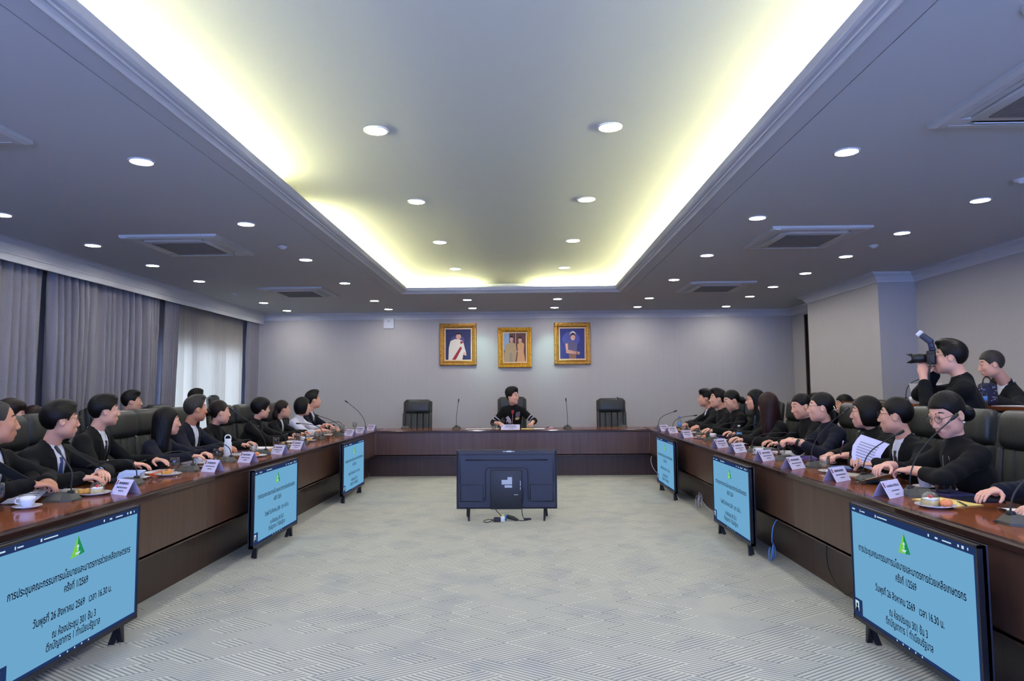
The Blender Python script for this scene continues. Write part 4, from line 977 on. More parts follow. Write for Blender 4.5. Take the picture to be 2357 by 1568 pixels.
def person(lab, head, look, face, pelvis, grp, pitch=0.0, roll=0.0, s=1.0, male=True, skin='mid', hair='short', haircol='black', wear='suit', col='black', tie=None,
           hands=None, h=0.007, glasses=None, sleeve=1.0, brooch=None, ear=False, lips=None, standing=False, wide=1.0, curl=0.45, shoulder=None, elbow_out=0.6, legs=True, wrist_n=None, shw=None, extra=None, pole_v=None, neckdrop=None):
    """head: head centre; look: torso facing (x,y); face: face direction (x,y); pelvis: hip centre. Everything is placed in world space."""
    H = np.array(head, float); P = np.array(pelvis, float)
    org = np.array([P[0], P[1], 0.0])
    root = empty('person', org, 0, lab, 'person', grp)
    fw = nv((look[0], look[1], 0)); hd = nv((face[0], face[1], math.tan(pitch)*math.hypot(*face)))
    MH = frame(hd)
    if roll: MH = np.stack([MH[0]*math.cos(roll)+MH[2]*math.sin(roll), MH[1], -MH[0]*math.sin(roll)+MH[2]*math.cos(roll)])
    bs = s*(1.0 if male else 0.93)
    S = np.array(shoulder, float) if shoulder is not None else H - fw*0.065*bs + np.array([0,0,-0.205*bs])
    up = nv(S-P); rt = nv(np.cross(fw, up)); f2 = np.cross(up, rt); MT = np.stack([rt, f2, up])
    sw = (shw if shw else (0.180 if male else 0.152))*bs
    SL = S - rt*sw - up*0.05*bs; SR = S + rt*sw - up*0.05*bs
    # arms
    arms = []
    if hands is None: hands = (None, None)
    for sgn, sh, tgt in ((-1, SL, hands[0]), (1, SR, hands[1])):
        lap = tgt is None
        if lap: tgt = P + fw*0.30 + rt*sgn*0.10 + np.array([0,0,0.13])
        pole = -up*0.55 + rt*sgn*(elbow_out-0.1) - f2*0.6
        if pole_v is not None: pole = np.array(pole_v, float) + rt*sgn*0.3
        el, wr = ik(sh, tgt, 0.285*bs, 0.255*bs, pole)
        if not lap and not standing:          # lift the elbow until the sleeve clears the table
            for dn in (0.45, 0.35, 0.25, 0.15, 0.05, -0.1, -0.3, -0.5):
                if el[2] >= 0.818: break
                el, wr = ik(sh, tgt, 0.285*bs, 0.255*bs, -up*dn + rt*sgn*elbow_out - f2*0.5)
        arms.append((sgn, sh, el, wr))
    nb = S + up*0.035*bs - f2*0.005; nt = H - MH[1]*0.02*s - MH[2]*0.075*s
    allp = [H + MH[2]*0.14, S, P] + [q for a in arms for q in a[1:]]
    hp = np.array([H + sx*MH[0]*0.12*s + sy*MH[1]*0.14*s + sz*MH[2]*0.14*s for sx in (-1,1) for sy in (-1,1) for sz in (-1,1)] + [a[3] + v for a in arms for v in (np.array([0.2,0.2,0.14]), np.array([-0.2,-0.2,-0.14]))])
    # --- body (skin)
    lo = np.minimum(hp.min(0), np.minimum(S,P).min(0)*0 + np.minimum(np.minimum(SL,SR), S-up*0.25)-0.09); hi = np.maximum(hp.max(0), np.maximum(SL,SR)+0.09)
    lo = np.minimum(lo, np.array([a[2] for a in arms]).min(0)-0.06); hi = np.maximum(hi, np.array([a[2] for a in arms]).max(0)+0.06)
    F = Field(lo, hi, h)
    F.ell(S - up*0.14*bs, MT, [0.14*bs,0.08*bs,0.17*bs], 0.02); F.cone(SL, SR, 0.045*bs, 0.045*bs, 0.03)
    F.cone(nb, nt, (0.056 if male else 0.045)*bs, (0.051 if male else 0.042)*s, 0.02)
    for sgn, sh, el, wr in arms:
        F.cone(sh, el, 0.045*bs, 0.036*bs, 0.02); F.cone(el, wr, 0.036*bs, 0.026*bs, 0.015)
    head_skin(F, H, MH, s, wide, male)
    for k_, (sgn, sh, el, wr) in enumerate(arms):
        d = nv(wr-el); dh = nv(d*[1,1,0.35]*0.75 + fw*0.35 + np.array([0,0,-0.05])); n = np.array([0,0,1.0]) + f2*0.2 if wrist_n is None or wrist_n[k_] is None else np.array(wrist_n[k_], float)
        if isinstance(curl, (tuple, list)): cu = curl[k_]
        else: cu = curl
        hand(F, wr, dh if wrist_n is None or wrist_n[k_] is None else d, n, -sgn, bs*(1.0 if male else 0.97), cu)
    V, Q = F.mesh(); body = put_mesh('body', V, Q, SKIN[skin], root, org)
    sbv = BVHTree.FromPolygons([tuple(v) for v in V], [tuple(q) for q in Q])
    # --- garment
    lo2 = np.minimum(np.minimum(SL,SR), P) - 0.2*bs; hi2 = np.maximum(np.maximum(SL,SR), P) + 0.2*bs
    lo2 = np.minimum(lo2, np.array([a[2] for a in arms]+[a[3] for a in arms]).min(0)-0.07); hi2 = np.maximum(hi2, np.array([a[2] for a in arms]+[a[3] for a in arms]).max(0)+0.07)
    lo2[2] = min(lo2[2], P[2]-0.12)
    def torso(G, t, arm=True, full=True):
        L = np.linalg.norm(S-P); ch = (0.125 if male else 0.118)*bs
        G.ell(S - up*0.16*bs + f2*0.012, MT, [(0.19 if male else 0.165)*bs+t, ch+t, 0.21*bs+t], 0.03)
        G.ell(P + up*L*0.36 + f2*0.01, MT, [(0.172 if male else 0.148)*bs*wide+t, (0.13 if male else 0.115)*bs*wide+t, 0.22*bs+t], 0.06)
        if full: G.ell(P + up*0.02, MT, [0.19*bs+t, 0.145*bs+t, 0.14*bs+t], 0.06)
        if not male: 
            for sx in (-1,1): G.ell(S - up*0.19*bs + f2*0.085*bs + rt*sx*0.062*bs, MT, [0.06*bs+t,0.05*bs+t,0.06*bs+t], 0.04)
        G.cone(SL+up*0.005, SR+up*0.005, 0.058*bs+t, 0.058*bs+t, 0.04)
        for sh in (SL, SR): G.cone(nb - up*0.015*bs, sh + up*0.02*bs, 0.058*bs+t, 0.046*bs+t, 0.035)
        G.cone(nb - up*0.05, nb - up*0.005*bs, 0.066*bs+t, (0.06 if male else 0.05)*bs+t, 0.03)
        if arm:
            for sgn, sh, el, wr in arms:
                G.cone(sh, el, 0.061*bs+t, 0.053*bs+t, 0.03); e2 = el + (wr-el)*sleeve
                G.cone(el, e2, 0.056*bs+t, (0.043+0.008*(1-sleeve))*bs+t, 0.02)
    G = Field(lo2, hi2, h*1.15); torso(G, 0.0)
    x, y, z = G.ax[0][:,None,None], G.ax[1][None,:,None], G.ax[2][None,None,:]
    G.D += 0.0022*np.sin(x*31+z*17+y*9+H[1]*5)*np.sin(z*23-y*27) + 0.0016*np.sin((x+y)*58+z*39+H[1])
    V, Q = G.mesh()
    if wear in ('suit','blazer','open') :
        # shirt beneath and V opening
        K = Field(np.minimum(S,P)-0.25, np.maximum(S,P)+0.25, h*1.3); torso(K, -0.009, False, False)
        V2, Q2 = K.mesh()
        rel = V2 - S; keep = (rel @ f2 > 0.0); qk = keep[Q2].all(1); sh_ = put_mesh('shirt', V2, Q2[qk], M_SHIRT if wear != 'open' else CLOTH['blue'], root, org)
        bot = {'suit':-0.36,'blazer':-0.33,'open':-0.34}[wear]*bs; top = 0.05*bs; hw = {'suit':0.062,'blazer':0.055,'open':0.06}[wear]*bs
        bm = bmesh.new(); bv = [bm.verts.new(Vector(p)) for p in V]
        for q in Q:
            try: bm.faces.new([bv[i] for i in q])
            except ValueError: pass
        for sx in (-1, 1):
            edge = (rt*sx*hw + up*top) - up*bot       # from the foot of the V up to the collar
            pn = nv(np.cross(edge, f2))
            bmesh.ops.bisect_plane(bm, geom=bm.verts[:]+bm.edges[:]+bm.faces[:], plane_co=Vector(S+up*bot), plane_no=Vector(pn), dist=1e-5)
        dead = []
        for f in bm.faces:
            c_ = np.array(f.calc_center_median()) - S; v = c_@up; u = c_@rt
            if c_@f2 > 0.0 and bot < v and abs(u) < hw*(v-bot)/(top-bot): dead.append(f)
        bmesh.ops.delete(bm, geom=dead, context='FACES')
        for v in bm.verts: v.co -= Vector(org)
        for f in bm.faces: f.smooth = True
        me = bpy.data.meshes.new('jacket'); bm.to_mesh(me); bm.free(); jk = link('jacket', me, root, CLOTH[col])
        bvh = BVHTree.FromPolygons([tuple(v) for v in V], [tuple(q) for q in Q])
        lw = 0.05*bs
        for sx in (-1, 1):
            A = []
            for t_, wd in ((0.0,0.12),(0.25,0.5),(0.55,0.95),(0.62,1.15),(0.70,0.75),(0.85,0.9),(0.97,0.8)):
                u0 = sx*hw*t_; v0 = bot + (top-bot)*t_; A.append(((u0-sx*0.002, v0), (u0+sx*lw*wd, v0+0.01*wd)))
            if sx < 0: A = [(b_, a_) for a_, b_ in A]
            Vd, Qd = drape(bvh, A, S, rt, up, f2, 0.005, 3); put_mesh('lapel', Vd, Qd, CLOTH[col], jk, org)
        # collar points of the shirt
        sb = BVHTree.FromPolygons([tuple(v) for v in V2], [tuple(q) for q in Q2])
        for sx in (-1, 1):
            A = [((sx*0.004,-0.035*bs),(sx*0.03*bs,-0.055*bs)),((sx*0.02*bs,0.0),(sx*0.052*bs,-0.02*bs)),((sx*0.045*bs,0.03*bs),(sx*0.064*bs,0.012*bs))]
            if sx < 0: A = [(b_, a_) for a_, b_ in A]
            Vd, Qd = drape(sb, A, S, rt, up, f2, 0.006, 2); put_mesh('collar', Vd, Qd, M_SHIRT if wear != 'open' else CLOTH['blue'], sh_, org)
        Rn = Field(nb-0.12, nb+0.12, h); 
        ringp = [nb + up*0.012*bs + rt*math.cos(a_)*0.058*bs + f2*math.sin(a_)*0.06*bs - up*0.022*max(0,math.sin(a_)) for a_ in np.linspace(0, 2*PI, 15)]
        for a_, b_ in zip(ringp[:-1], ringp[1:]): Rn.cone(a_, b_, 0.0105, 0.0105, 0.006)
        Vr, Qr = Rn.mesh(); put_mesh('collar_band', Vr, Qr, M_SHIRT if wear != 'open' else CLOTH['blue'], sh_, org)
        if tie:
            A = [((-0.017,-0.012),(0.017,-0.012)),((-0.012,-0.045),(0.012,-0.045)),((-0.02,-0.12*bs),(0.02,-0.12*bs)),((-0.027,-0.24*bs),(0.027,-0.24*bs)),((-0.033,-0.37*bs),(0.033,-0.37*bs))]
            Vd, Qd = drape(sb, A, S, rt, up, f2, 0.008, 3); put_mesh('necktie', Vd, Qd, tie, root, org)
        for sgn, sh, el, wr in arms:
            d = nv(wr-el); put_mesh('cuff', *ring_mesh(wr - d*0.02*bs, d, 0.0375*bs, 0.036), M_SHIRT, root, org) if wear == 'suit' else None
    else:
        jk = put_mesh({'top':'blouse','white':'blouse','vest':'blouse'}.get(wear, 'top'), V, Q, CLOTH[col], root, org)
        bvh = BVHTree.FromPolygons([tuple(v) for v in V], [tuple(q) for q in Q])
        Rn = Field(nb-0.12, nb+0.12, h)
        if neckdrop != 'none':
            nd = neckdrop if neckdrop else 0.03
            ringp = [nb + up*0.006*bs + rt*math.cos(a_)*(0.066 if male else 0.056)*bs + f2*math.sin(a_)*0.064*bs - up*nd*max(0,math.sin(a_)) for a_ in np.linspace(0, 2*PI, 15)]
            for a_, b_ in zip(ringp[:-1], ringp[1:]): Rn.cone(a_, b_, 0.012, 0.012, 0.006)
            Vr, Qr = Rn.mesh(); put_mesh('neck_band', Vr, Qr, CLOTH[col], jk, org)
    if brooch:
        bu, bv_ = brooch; A = [((bu-0.014,bv_+0.02),(bu+0.012,bv_+0.024)),((bu-0.02,bv_+0.004),(bu+0.018,bv_+0.006)),((bu-0.01,bv_-0.016),(bu+0.012,bv_-0.014))]
        Vd, Qd = drape(bvh, A, S, rt, up, f2, 0.012, 2); put_mesh('brooch', Vd, Qd, M_BROOCH, root, org)
    # --- trousers
    if legs:
        T = Field(np.minimum(P - 0.25, np.array([P[0],P[1],0])-0.6)*[1,1,0] + [0,0,-0.02], P + 0.65, 0.02)
        for sx in (-1,1):
            hp_ = P + rt*sx*0.09*bs - np.array([0,0,0.02])
            if standing: kn = hp_*[1,1,0] + [0,0,0.48*hp_[2]] + fw*0.02; an = hp_*[1,1,0] + [0,0,0.07]
            else: kn = hp_ + fw*0.44*bs + np.array([0,0,-0.03]); kn[2] = min(kn[2], 0.54); an = kn*[1,1,0] + [0,0,0.08] - fw*0.03
            T.cone(hp_, kn, 0.085*bs, 0.06*bs, 0.05); T.cone(kn, an, 0.06*bs, 0.045*bs, 0.03); T.cone(an - [0,0,0.03] - fw*0.02, an*[1,1,0] + [0,0,0.035] + fw*0.15, 0.036, 0.03, 0.02)
        T.ell(P, MT, [0.165*bs,0.125*bs,0.12*bs], 0.04)
        V3, Q3 = T.mesh(); put_mesh('trousers', V3, Q3, CLOTH['black'], root, org)
    # --- hair
    Vh, Qh = hair_mesh(hair, max(h*0.85, 0.0055))
    Vw = H + s*(Vh[:,:1]*wide*MH[0] + Vh[:,1:2]*MH[1] + Vh[:,2:]*MH[2])
    if hair in ('long','longstraight'):
        # long hair falls straight down instead of turning with the head
        zz = np.clip((-Vh[:,2]-0.06)/0.2, 0, 1)[:,None]; Vw = Vw + zz*(-(MH[1]-nv(MH[1]*[1,1,0]))*0) 
    hr = put_mesh('hair', Vw, Qh, HAIR[haircol], root, org)
    # --- face
    def face_strip(A, off, name, m, g=3):
        V_ = []; n = g+1
        for (l, r) in A:
            for i in range(n):
                t = i/g; u = (l[0]+(r[0]-l[0])*t)*s*wide; v = (l[1]+(r[1]-l[1])*t)*s
                p = H + MH[0]*u + MH[2]*v + MH[1]*0.3; hit = sbv.ray_cast(Vector(p), Vector(-MH[1]), 0.4)
                q = np.array(hit[0]) if hit[0] is not None else H + MH[0]*u + MH[2]*v + MH[1]*0.09*s
                V_.append(q + MH[1]*off)
        m_ = len(A); Qq = [(j*n+i, j*n+i+1, (j+1)*n+i+1, (j+1)*n+i) for j in range(m_-1) for i in range(g)]
        return put_mesh(name, V_, Qq, m, root, org)
    for sx in (-1, 1):
        face_strip([((sx*0.014,0.031),(sx*0.014,0.038)),((sx*0.032,0.036),(sx*0.032,0.0435)),((sx*0.042,0.034),(sx*0.042,0.040)),((sx*0.05,0.029),(sx*0.05,0.033))], 0.0028, 'eyebrow', M_BROW, 2)
        e = MB(); c_ = H + s*(sx*0.031*wide*MH[0] + 0.0850*MH[1] + 0.0105*MH[2]) - org; MM = Matrix([list(r_) for r_ in MH]).transposed().to_4x4()
        e.ell(c_, (0.0130*s, 0.0075*s, 0.0042*s), 6, MM); eo = e.build('eye', M_EYEW, root)
        e = MB(); e.ell(c_ + s*0.0052*MH[1], (0.0055*s, 0.0035*s, 0.005*s), 5, MM); e.build('iris', M_IRIS, eo)
        face_strip([((sx*0.017,0.0135),(sx*0.017,0.0155)),((sx*0.03,0.0165),(sx*0.03,0.0195)),((sx*0.046,0.012),(sx*0.046,0.0145))], 0.0035, 'eyelash', M_BROW, 1)
    lm = M_LIP if (lips or not male) else M_LIPM
    face_strip([((-0.022,-0.0715),(-0.021,-0.0715)),((-0.011,-0.077),(-0.011,-0.066)),((0.0,-0.0795),(0.0,-0.065)),((0.011,-0.077),(0.011,-0.066)),((0.021,-0.0715),(0.022,-0.0715))], 0.001, 'lips', lm, 4)
    if glasses:
        g = MB()
        def HP(x, y, z): return H + s*(x*wide*MH[0] + y*MH[1] + z*MH[2]) - org
        gl = MB()
        for sx in (-1,1):
            rim = [HP(sx*0.033 + 0.025*math.cos(a_)*(1 if abs(math.cos(a_)) < 0.8 else 0.97), 0.112 - 0.006*abs(math.cos(a_)), 0.006 + 0.0185*math.sin(a_)) for a_ in np.linspace(0, 2*PI, 17)]
            g.tube(rim, 0.0014*s, 5, caps=False); gl.poly(rim[:-1])
            g.tube([HP(sx*0.058,0.105,0.012), HP(sx*0.078,0.06,0.012), HP(sx*0.084,-0.005,0.01), HP(sx*0.082,-0.025,-0.005)], 0.0014*s, 5)
        g.tube([HP(-0.009,0.114,0.01), HP(0,0.118,0.013), HP(0.009,0.114,0.01)], 0.0014*s, 5)
        go = g.build('spectacles', glasses, root); gl.build('lenses', M_LENSG, go)
    if ear:
        for sx in (-1,1):
            e = MB(); e.ell(H + s*(sx*0.088*wide*MH[0] - 0.004*MH[1] - 0.05*MH[2]) - org, (0.006*s,)*3, 6); e.build('earring', M_PEARL, root)
    info = dict(root=root, org=org, S=S, rt=rt, up=up, f2=f2, bvh=bvh, H=H, MH=MH, arms=arms, P=P, jk=jk, bs=bs, s=s)
    if extra: extra(info)
    return info

def ring_mesh(c, d, r, L):
    d = nv(d); a = nv(np.cross(d, [0.3,0.2,1.0])); b = np.cross(d, a); n = 14; V = []
    for t in (0.0, 1.0):
        for k in range(n): V.append(c + d*L*t + (a*math.cos(2*PI*k/n)+b*math.sin(2*PI*k/n))*(r*(1-0.06*t)))
    for k in range(n): V.append(c + d*L + (a*math.cos(2*PI*k/n)+b*math.sin(2*PI*k/n))*(r*0.7))
    Q = [(k, (k+1)%n, n+(k+1)%n, n+k) for k in range(n)] + [(n+k, n+(k+1)%n, 2*n+(k+1)%n, 2*n+k) for k in range(n)]
    return V, Q
# ---------------------------------------------------------------- the people round the table
GL, GR = 'people seated on the curtain side', 'people seated on the pillar side'
CHAIR_Y = {'balding man at the picture edge': 4.12, 'man with blue tie': 4.78, 'young man with black tie': 5.55, 'woman with long black hair': 6.2, 'grey-haired man': 6.85, 'woman with pearl earrings': 7.55, 'woman with cropped hair': 8.48, 'woman in black blazer': 9.18, 'woman in white jacket': 9.78, 'man in navy suit': 10.5, 'man with grey tie': 10.7, 'man with high forehead': 10.05, 'woman with pearl necklace': 9.3, 'woman in denim shirt': 8.65, 'woman with chestnut hair': 7.66, 'woman with swept side hair': 7.06, 'woman with hair claw': 6.3, 'woman with black bob': 5.7, 'man lifting a sheet': 5.05, 'woman with yellow folder': 4.4, 'person at the picture edge': 3.45}
WHO = []          # (side, y, short description) for the labels of what lies before each seat
def seat(side, lab, short, head, face, chair_dy=0.0, hands='def', lean=0.0, chair_lab=None, chair_on=True, **kw):
    sx = 1 if side == 'L' else -1
    look = kw.pop('look', (sx, 0.0)); H = head
    pel = (H[0] - sx*(0.235+lean), H[1] - look[1]*0.15, 0.575)
    if hands == 'def':
        a = (H[0]+sx*0.27, H[1]+0.13, 0.852); b = (H[0]+sx*0.27, H[1]-0.13, 0.852)
        hands = (a, b) if side == 'L' else (b, a)
    WHO.append((side, H[1], short, H[0]))
    y = H[1]; kw.setdefault('h', 0.006 if y < 6.3 else (0.0075 if y < 8.5 else 0.009))
    if chair_on: chair(pel[0] + sx*0.06, CHAIR_Y.get(short, H[1] + chair_dy), -PI/2 if side == 'L' else PI/2, chair_lab or ('black leather chair of the %s' % short), 'leather chairs along the side tables')
    return person(lab, H, look, face, pel, GL if side == 'L' else GR, hands=hands, **kw)

# curtain side, front row
seat('L', 'balding man in black suit bent over an open booklet, cut by the picture edge', 'balding man at the picture edge', (-3.2,4.10,1.233), (0.75,0.66), hands=((-2.98,4.24,0.86),(-2.95,4.05,0.86)), skin='tan', hair='thin', haircol='grey', wear='suit', tie=M_TIEK, s=1.0, brooch=(0.1,-0.2))
seat('L', 'heavy man in black suit and blue tie with thin metal glasses', 'man with blue tie', (-3.2,4.666,1.222), (0.66,0.75), hands=((-2.95,4.74,0.855),(-2.95,4.50,0.845)), chair_dy=0.18, skin='mid', hair='side', wear='suit', tie=M_TIEB, s=1.02, wide=1.1, glasses=M_SPEC, brooch=(-0.1,-0.22), h=0.0055)
seat('L', 'young man in black suit, white shirt and black tie leaning back in his chair', 'young man with black tie', (-3.4,5.482,1.265), (0.72,0.69), chair_dy=0.12, look=(1.0,0.15), skin='light', hair='side', wear='suit', tie=M_TIEK, s=0.98, brooch=(-0.11,-0.2), h=0.0055, hands=((-3.12,5.72,0.845),(-3.1,5.35,0.845)))
seat('L', 'woman with long straight black hair in navy jacket, face turned to the head table', 'woman with long black hair', (-3.2,6.084,1.149), (0.82,0.57), chair_dy=0.22, male=False, skin='light', hair='long', wear='top', col='navy', s=0.96, h=0.006)
seat('L', 'grey-haired man in dark jacket and open white shirt', 'grey-haired man', (-3.3,6.811,1.243), (0.66,0.75), chair_dy=0.1, skin='tan', hair='quiff', haircol='grey', wear='suit', col='navy', s=1.0)
seat('L', 'woman in black with hair in a bun and pearl earrings', 'woman with pearl earrings', (-3.3,7.351,1.191), (0.74,0.67), chair_dy=0.5, male=False, skin='light', hair='bun', haircol='brown', wear='top', s=1.0, ear=True)
seat('L', 'woman with short cropped black hair in black, holding a phone', 'woman with cropped hair', (-3.25,8.379,1.206), (0.72,0.69), chair_dy=0.35, male=False, skin='light', hair='pixie', wear='top', col='black2', s=0.99, hands=((-2.93,8.6,0.87),(-2.95,8.42,0.84)))
seat('L', 'woman with parted dark hair in black blazer over white shirt', 'woman in black blazer', (-3.28,9.22,1.173), (0.78,0.62), chair_dy=0.15, male=False, skin='mid', hair='pulled', haircol='brown', wear='blazer', col='black', s=0.95)
seat('L', 'woman in white jacket with black bobbed hair, fist raised before her', 'woman in white jacket', (-3.17,9.735,1.195), (0.82,0.57), chair_dy=0.2, male=False, skin='light', hair='bob', wear='white', col='white', s=1.0, hands=((-2.88,9.92,0.92),(-2.85,9.65,0.86)), sleeve=0.35, curl=1.1)
seat('L', 'tall man in navy suit, last on the curtain side, looking up', 'man in navy suit', (-3.25,10.45,1.285), (0.8,0.6), skin='light', hair='quiff', wear='suit', col='navy', tie=M_TIEK, s=1.08, pitch=0.1)
# curtain side, second row
def back_row(side, lab, short, head, face, **kw):
    sx = 1 if side == 'L' else -1
    return seat(side, lab, short, head, face, hands=(None, None), h=0.0085, **kw)
n0 = len(WHO)
back_row('L', 'man with short black hair sitting behind the empty chair, before the curtain', 'man behind the long-haired woman', (-4.55,7.846,1.31), (0.85,0.52), skin='mid', hair='short', wear='suit', tie=M_TIEK, s=0.97, chair_dy=0.25)
back_row('L', 'man half hidden behind the grey-haired man, before the sheer curtain', 'man before the sheer curtain', (-4.55,9.407,1.335), (0.7,0.7), skin='mid', hair='side', wear='top', s=0.95)
back_row('L', 'woman peeping between two chair backs in the second row', 'woman peeping between chairs', (-4.6,6.35,1.165), (0.9,-0.1), male=False, skin='light', hair='bobfringe', haircol='brown', wear='top', s=0.95)
back_row('L', 'woman in the second row behind the balding man, mostly hidden', 'woman behind the balding man', (-4.25,5.593,1.235), (0.8,0.4), male=False, skin='light', hair='pixie', haircol='brown', wear='top', s=0.95)
chair(-4.35, 10.35, -PI/2+0.5, 'tall empty black leather chair before the sheer curtain', 'leather chairs along the side tables', 0.1)
del WHO[n0:]

# pillar side, front row
seat('R', 'man in dark suit and grey tie, last on the pillar side', 'man with grey tie', (2.82,10.70,1.264), (-0.86,0.2), skin='mid', hair='side', wear='suit', col='char', tie=M_TIEG, s=1.06)
seat('R', 'broad man in black buttoned jacket with high forehead', 'man with high forehead', (2.83,10.06,1.264), (-0.86,0.15), skin='light', hair='quiff', wear='top', col='black', s=1.08, wide=1.04)
seat('R', 'woman with low bun and pearl necklace bowing over her papers', 'woman with pearl necklace', (2.8,9.3,1.25), (-0.9,-0.05), pitch=-0.32, male=False, skin='light', hair='lowbun', wear='top', s=1.05)
seat('R', 'woman with shoulder-length dark hair over a blue denim shirt', 'woman in denim shirt', (2.9,8.662,1.258), (-0.85,0.1), male=False, skin='light', hair='longstraight', wear='open', col='black', s=1.0, glasses=M_SPECK)
seat('R', 'woman with long chestnut hair seen from behind, pointing with both hands', 'woman with chestnut hair', (2.68,7.6,1.218), (-0.35,0.94), male=False, skin='light', hair='long', haircol='red', wear='top', s=1.05, hands=((2.40,7.5,0.85),(2.40,7.75,0.85)))
seat('R', 'woman in black with swept side hair reading downwards', 'woman with swept side hair', (2.85,7.1,1.22), (-0.9,-0.05), pitch=-0.22, male=False, skin='light', hair='pulled', wear='top', s=1.0, ear=True, brooch=(0.08,-0.2), chair_dy=0.1)
def clip_extra(I):
    H, MH, s, org = I['H'], I['MH'], I['s'], I['org']
    def HP(x, y, z): return H + s*(x*MH[0]+y*MH[1]+z*MH[2]) - org
    g = MB()
    for a in (0.0, 1.0):
        g.tube([HP(-0.062,-0.095,-0.02+0.03*a), HP(-0.075,-0.11,-0.025), HP(-0.06,-0.13,-0.045+0.035*a)], 0.0035, 6)
    g.build('hair_claw', mat('hair_claw_pink', rgb(224,196,190), 0.4), I['root'])
    for sgn, sh, el, wr in I['arms']:
        if sgn < 0:
            d = nv(wr-el); put_mesh('watch', *ring_mesh(wr - d*0.03, d, 0.034, 0.028), M_BLKP, I['root'], I['org'])
seat('R', 'woman in navy with glasses and a pink hair claw, hands clasped', 'woman with hair claw', (2.68,6.239,1.23), (-0.88,0.33), male=False, skin='light', hair='pulled', wear='top', col='navy', s=1.03, glasses=M_SPECK, hands=((2.40,6.12,0.93),(2.40,6.27,0.93)), sleeve=0.65, brooch=(-0.06,-0.26), extra=clip_extra, curl=0.9)
seat('R', 'woman with black bob and glasses in black blazer holding a purple pen', 'woman with black bob', (2.83,5.74,1.195), (-0.85,0.48), male=False, skin='light', hair='bob', wear='top', col='black2', s=1.01, glasses=M_SPECK, hands=((2.52,5.45,0.87),(2.52,5.74,0.845)), curl=0.9, sleeve=0.8)
seat('R', 'man in black suit with metal glasses lifting a sheet of paper', 'man lifting a sheet', (2.72,5.073,1.198), (-0.78,0.58), skin='mid', hair='crop', wear='suit', tie=M_TIEK, s=1.03, glasses=M_SPECK, hands=((2.49,4.92,0.86),(2.46,5.10,0.89)), brooch=(-0.1,-0.2), h=0.0055)
def pearls(I):
    S, rt, up, f2, org = I['S'], I['rt'], I['up'], I['f2'], I['org']
    for k, (u, v) in enumerate(((-0.045,-0.13),(-0.052,-0.22),(0.03,-0.12),(0.03,-0.17),(0.025,-0.23))):
        p = S + rt*u + up*v + f2*0.5; hit = I['bvh'].ray_cast(Vector(p), Vector(-f2), 1.0)
        if hit[0] is not None and (np.array(hit[0])-S)@f2 < 0.19: MB().ell(np.array(hit[0]) + f2*0.006 - org, (0.007,)*3, 6).build('pearl', M_PEARL, I['jk'])
    for u0, v0, u1, v1 in ((-0.03,-0.02,-0.052,-0.22),(0.03,-0.02,0.026,-0.23)):
        pts = []
        for t in np.linspace(0, 1, 8):
            p = S + rt*(u0+(u1-u0)*t) + up*(v0+(v1-v0)*t) + f2*0.5; hit = I['bvh'].ray_cast(Vector(p), Vector(-f2), 1.0)
            if hit[0] is not None and (np.array(hit[0])-S)@f2 < 0.19: pts.append(np.array(hit[0]) + f2*0.004 - org)
        if len(pts) > 2: MB().tube(pts, 0.0009, 5).build('necklace_chain', M_BROOCH, I['jk'])
seat('R', 'woman in black with glasses and low bun looking down at a yellow folder', 'woman with yellow folder', (2.69,4.415,1.231), (-0.97,-0.28), pitch=-0.36, male=False, skin='light', hair='lowbun', wear='top', col='black2', s=1.1, glasses=M_SPECK, hands=((2.48,4.46,0.87),(2.40,4.60,0.885)), ear=True, sleeve=0.55, h=0.0052, extra=pearls, curl=0.8)
seat('R', 'person in black cut by the picture edge, one hand resting on a note', 'person at the picture edge', (2.74,3.45,1.25), (-0.9,0.2), hands=((2.45,3.25,0.84),(2.53,3.74,0.845)), skin='light', hair='short', wear='top', col='navy', s=1.0, sleeve=0.97, h=0.0055)
# second row by the pillar
n0 = len(WHO)
back_row('R', 'person behind the woman with hair claw, only the crown of black hair showing', 'person by the pillar', (4.1,9.68,1.205), (-1,0.1), hair='short', wear='top', s=0.97)
back_row('R', 'person behind the woman with black bob, only the crown of dark hair showing', 'second person by the pillar', (4.1,8.87,1.185), (-1,0.1), hair='bob', male=False, wear='top', s=0.97)
del WHO[n0:]

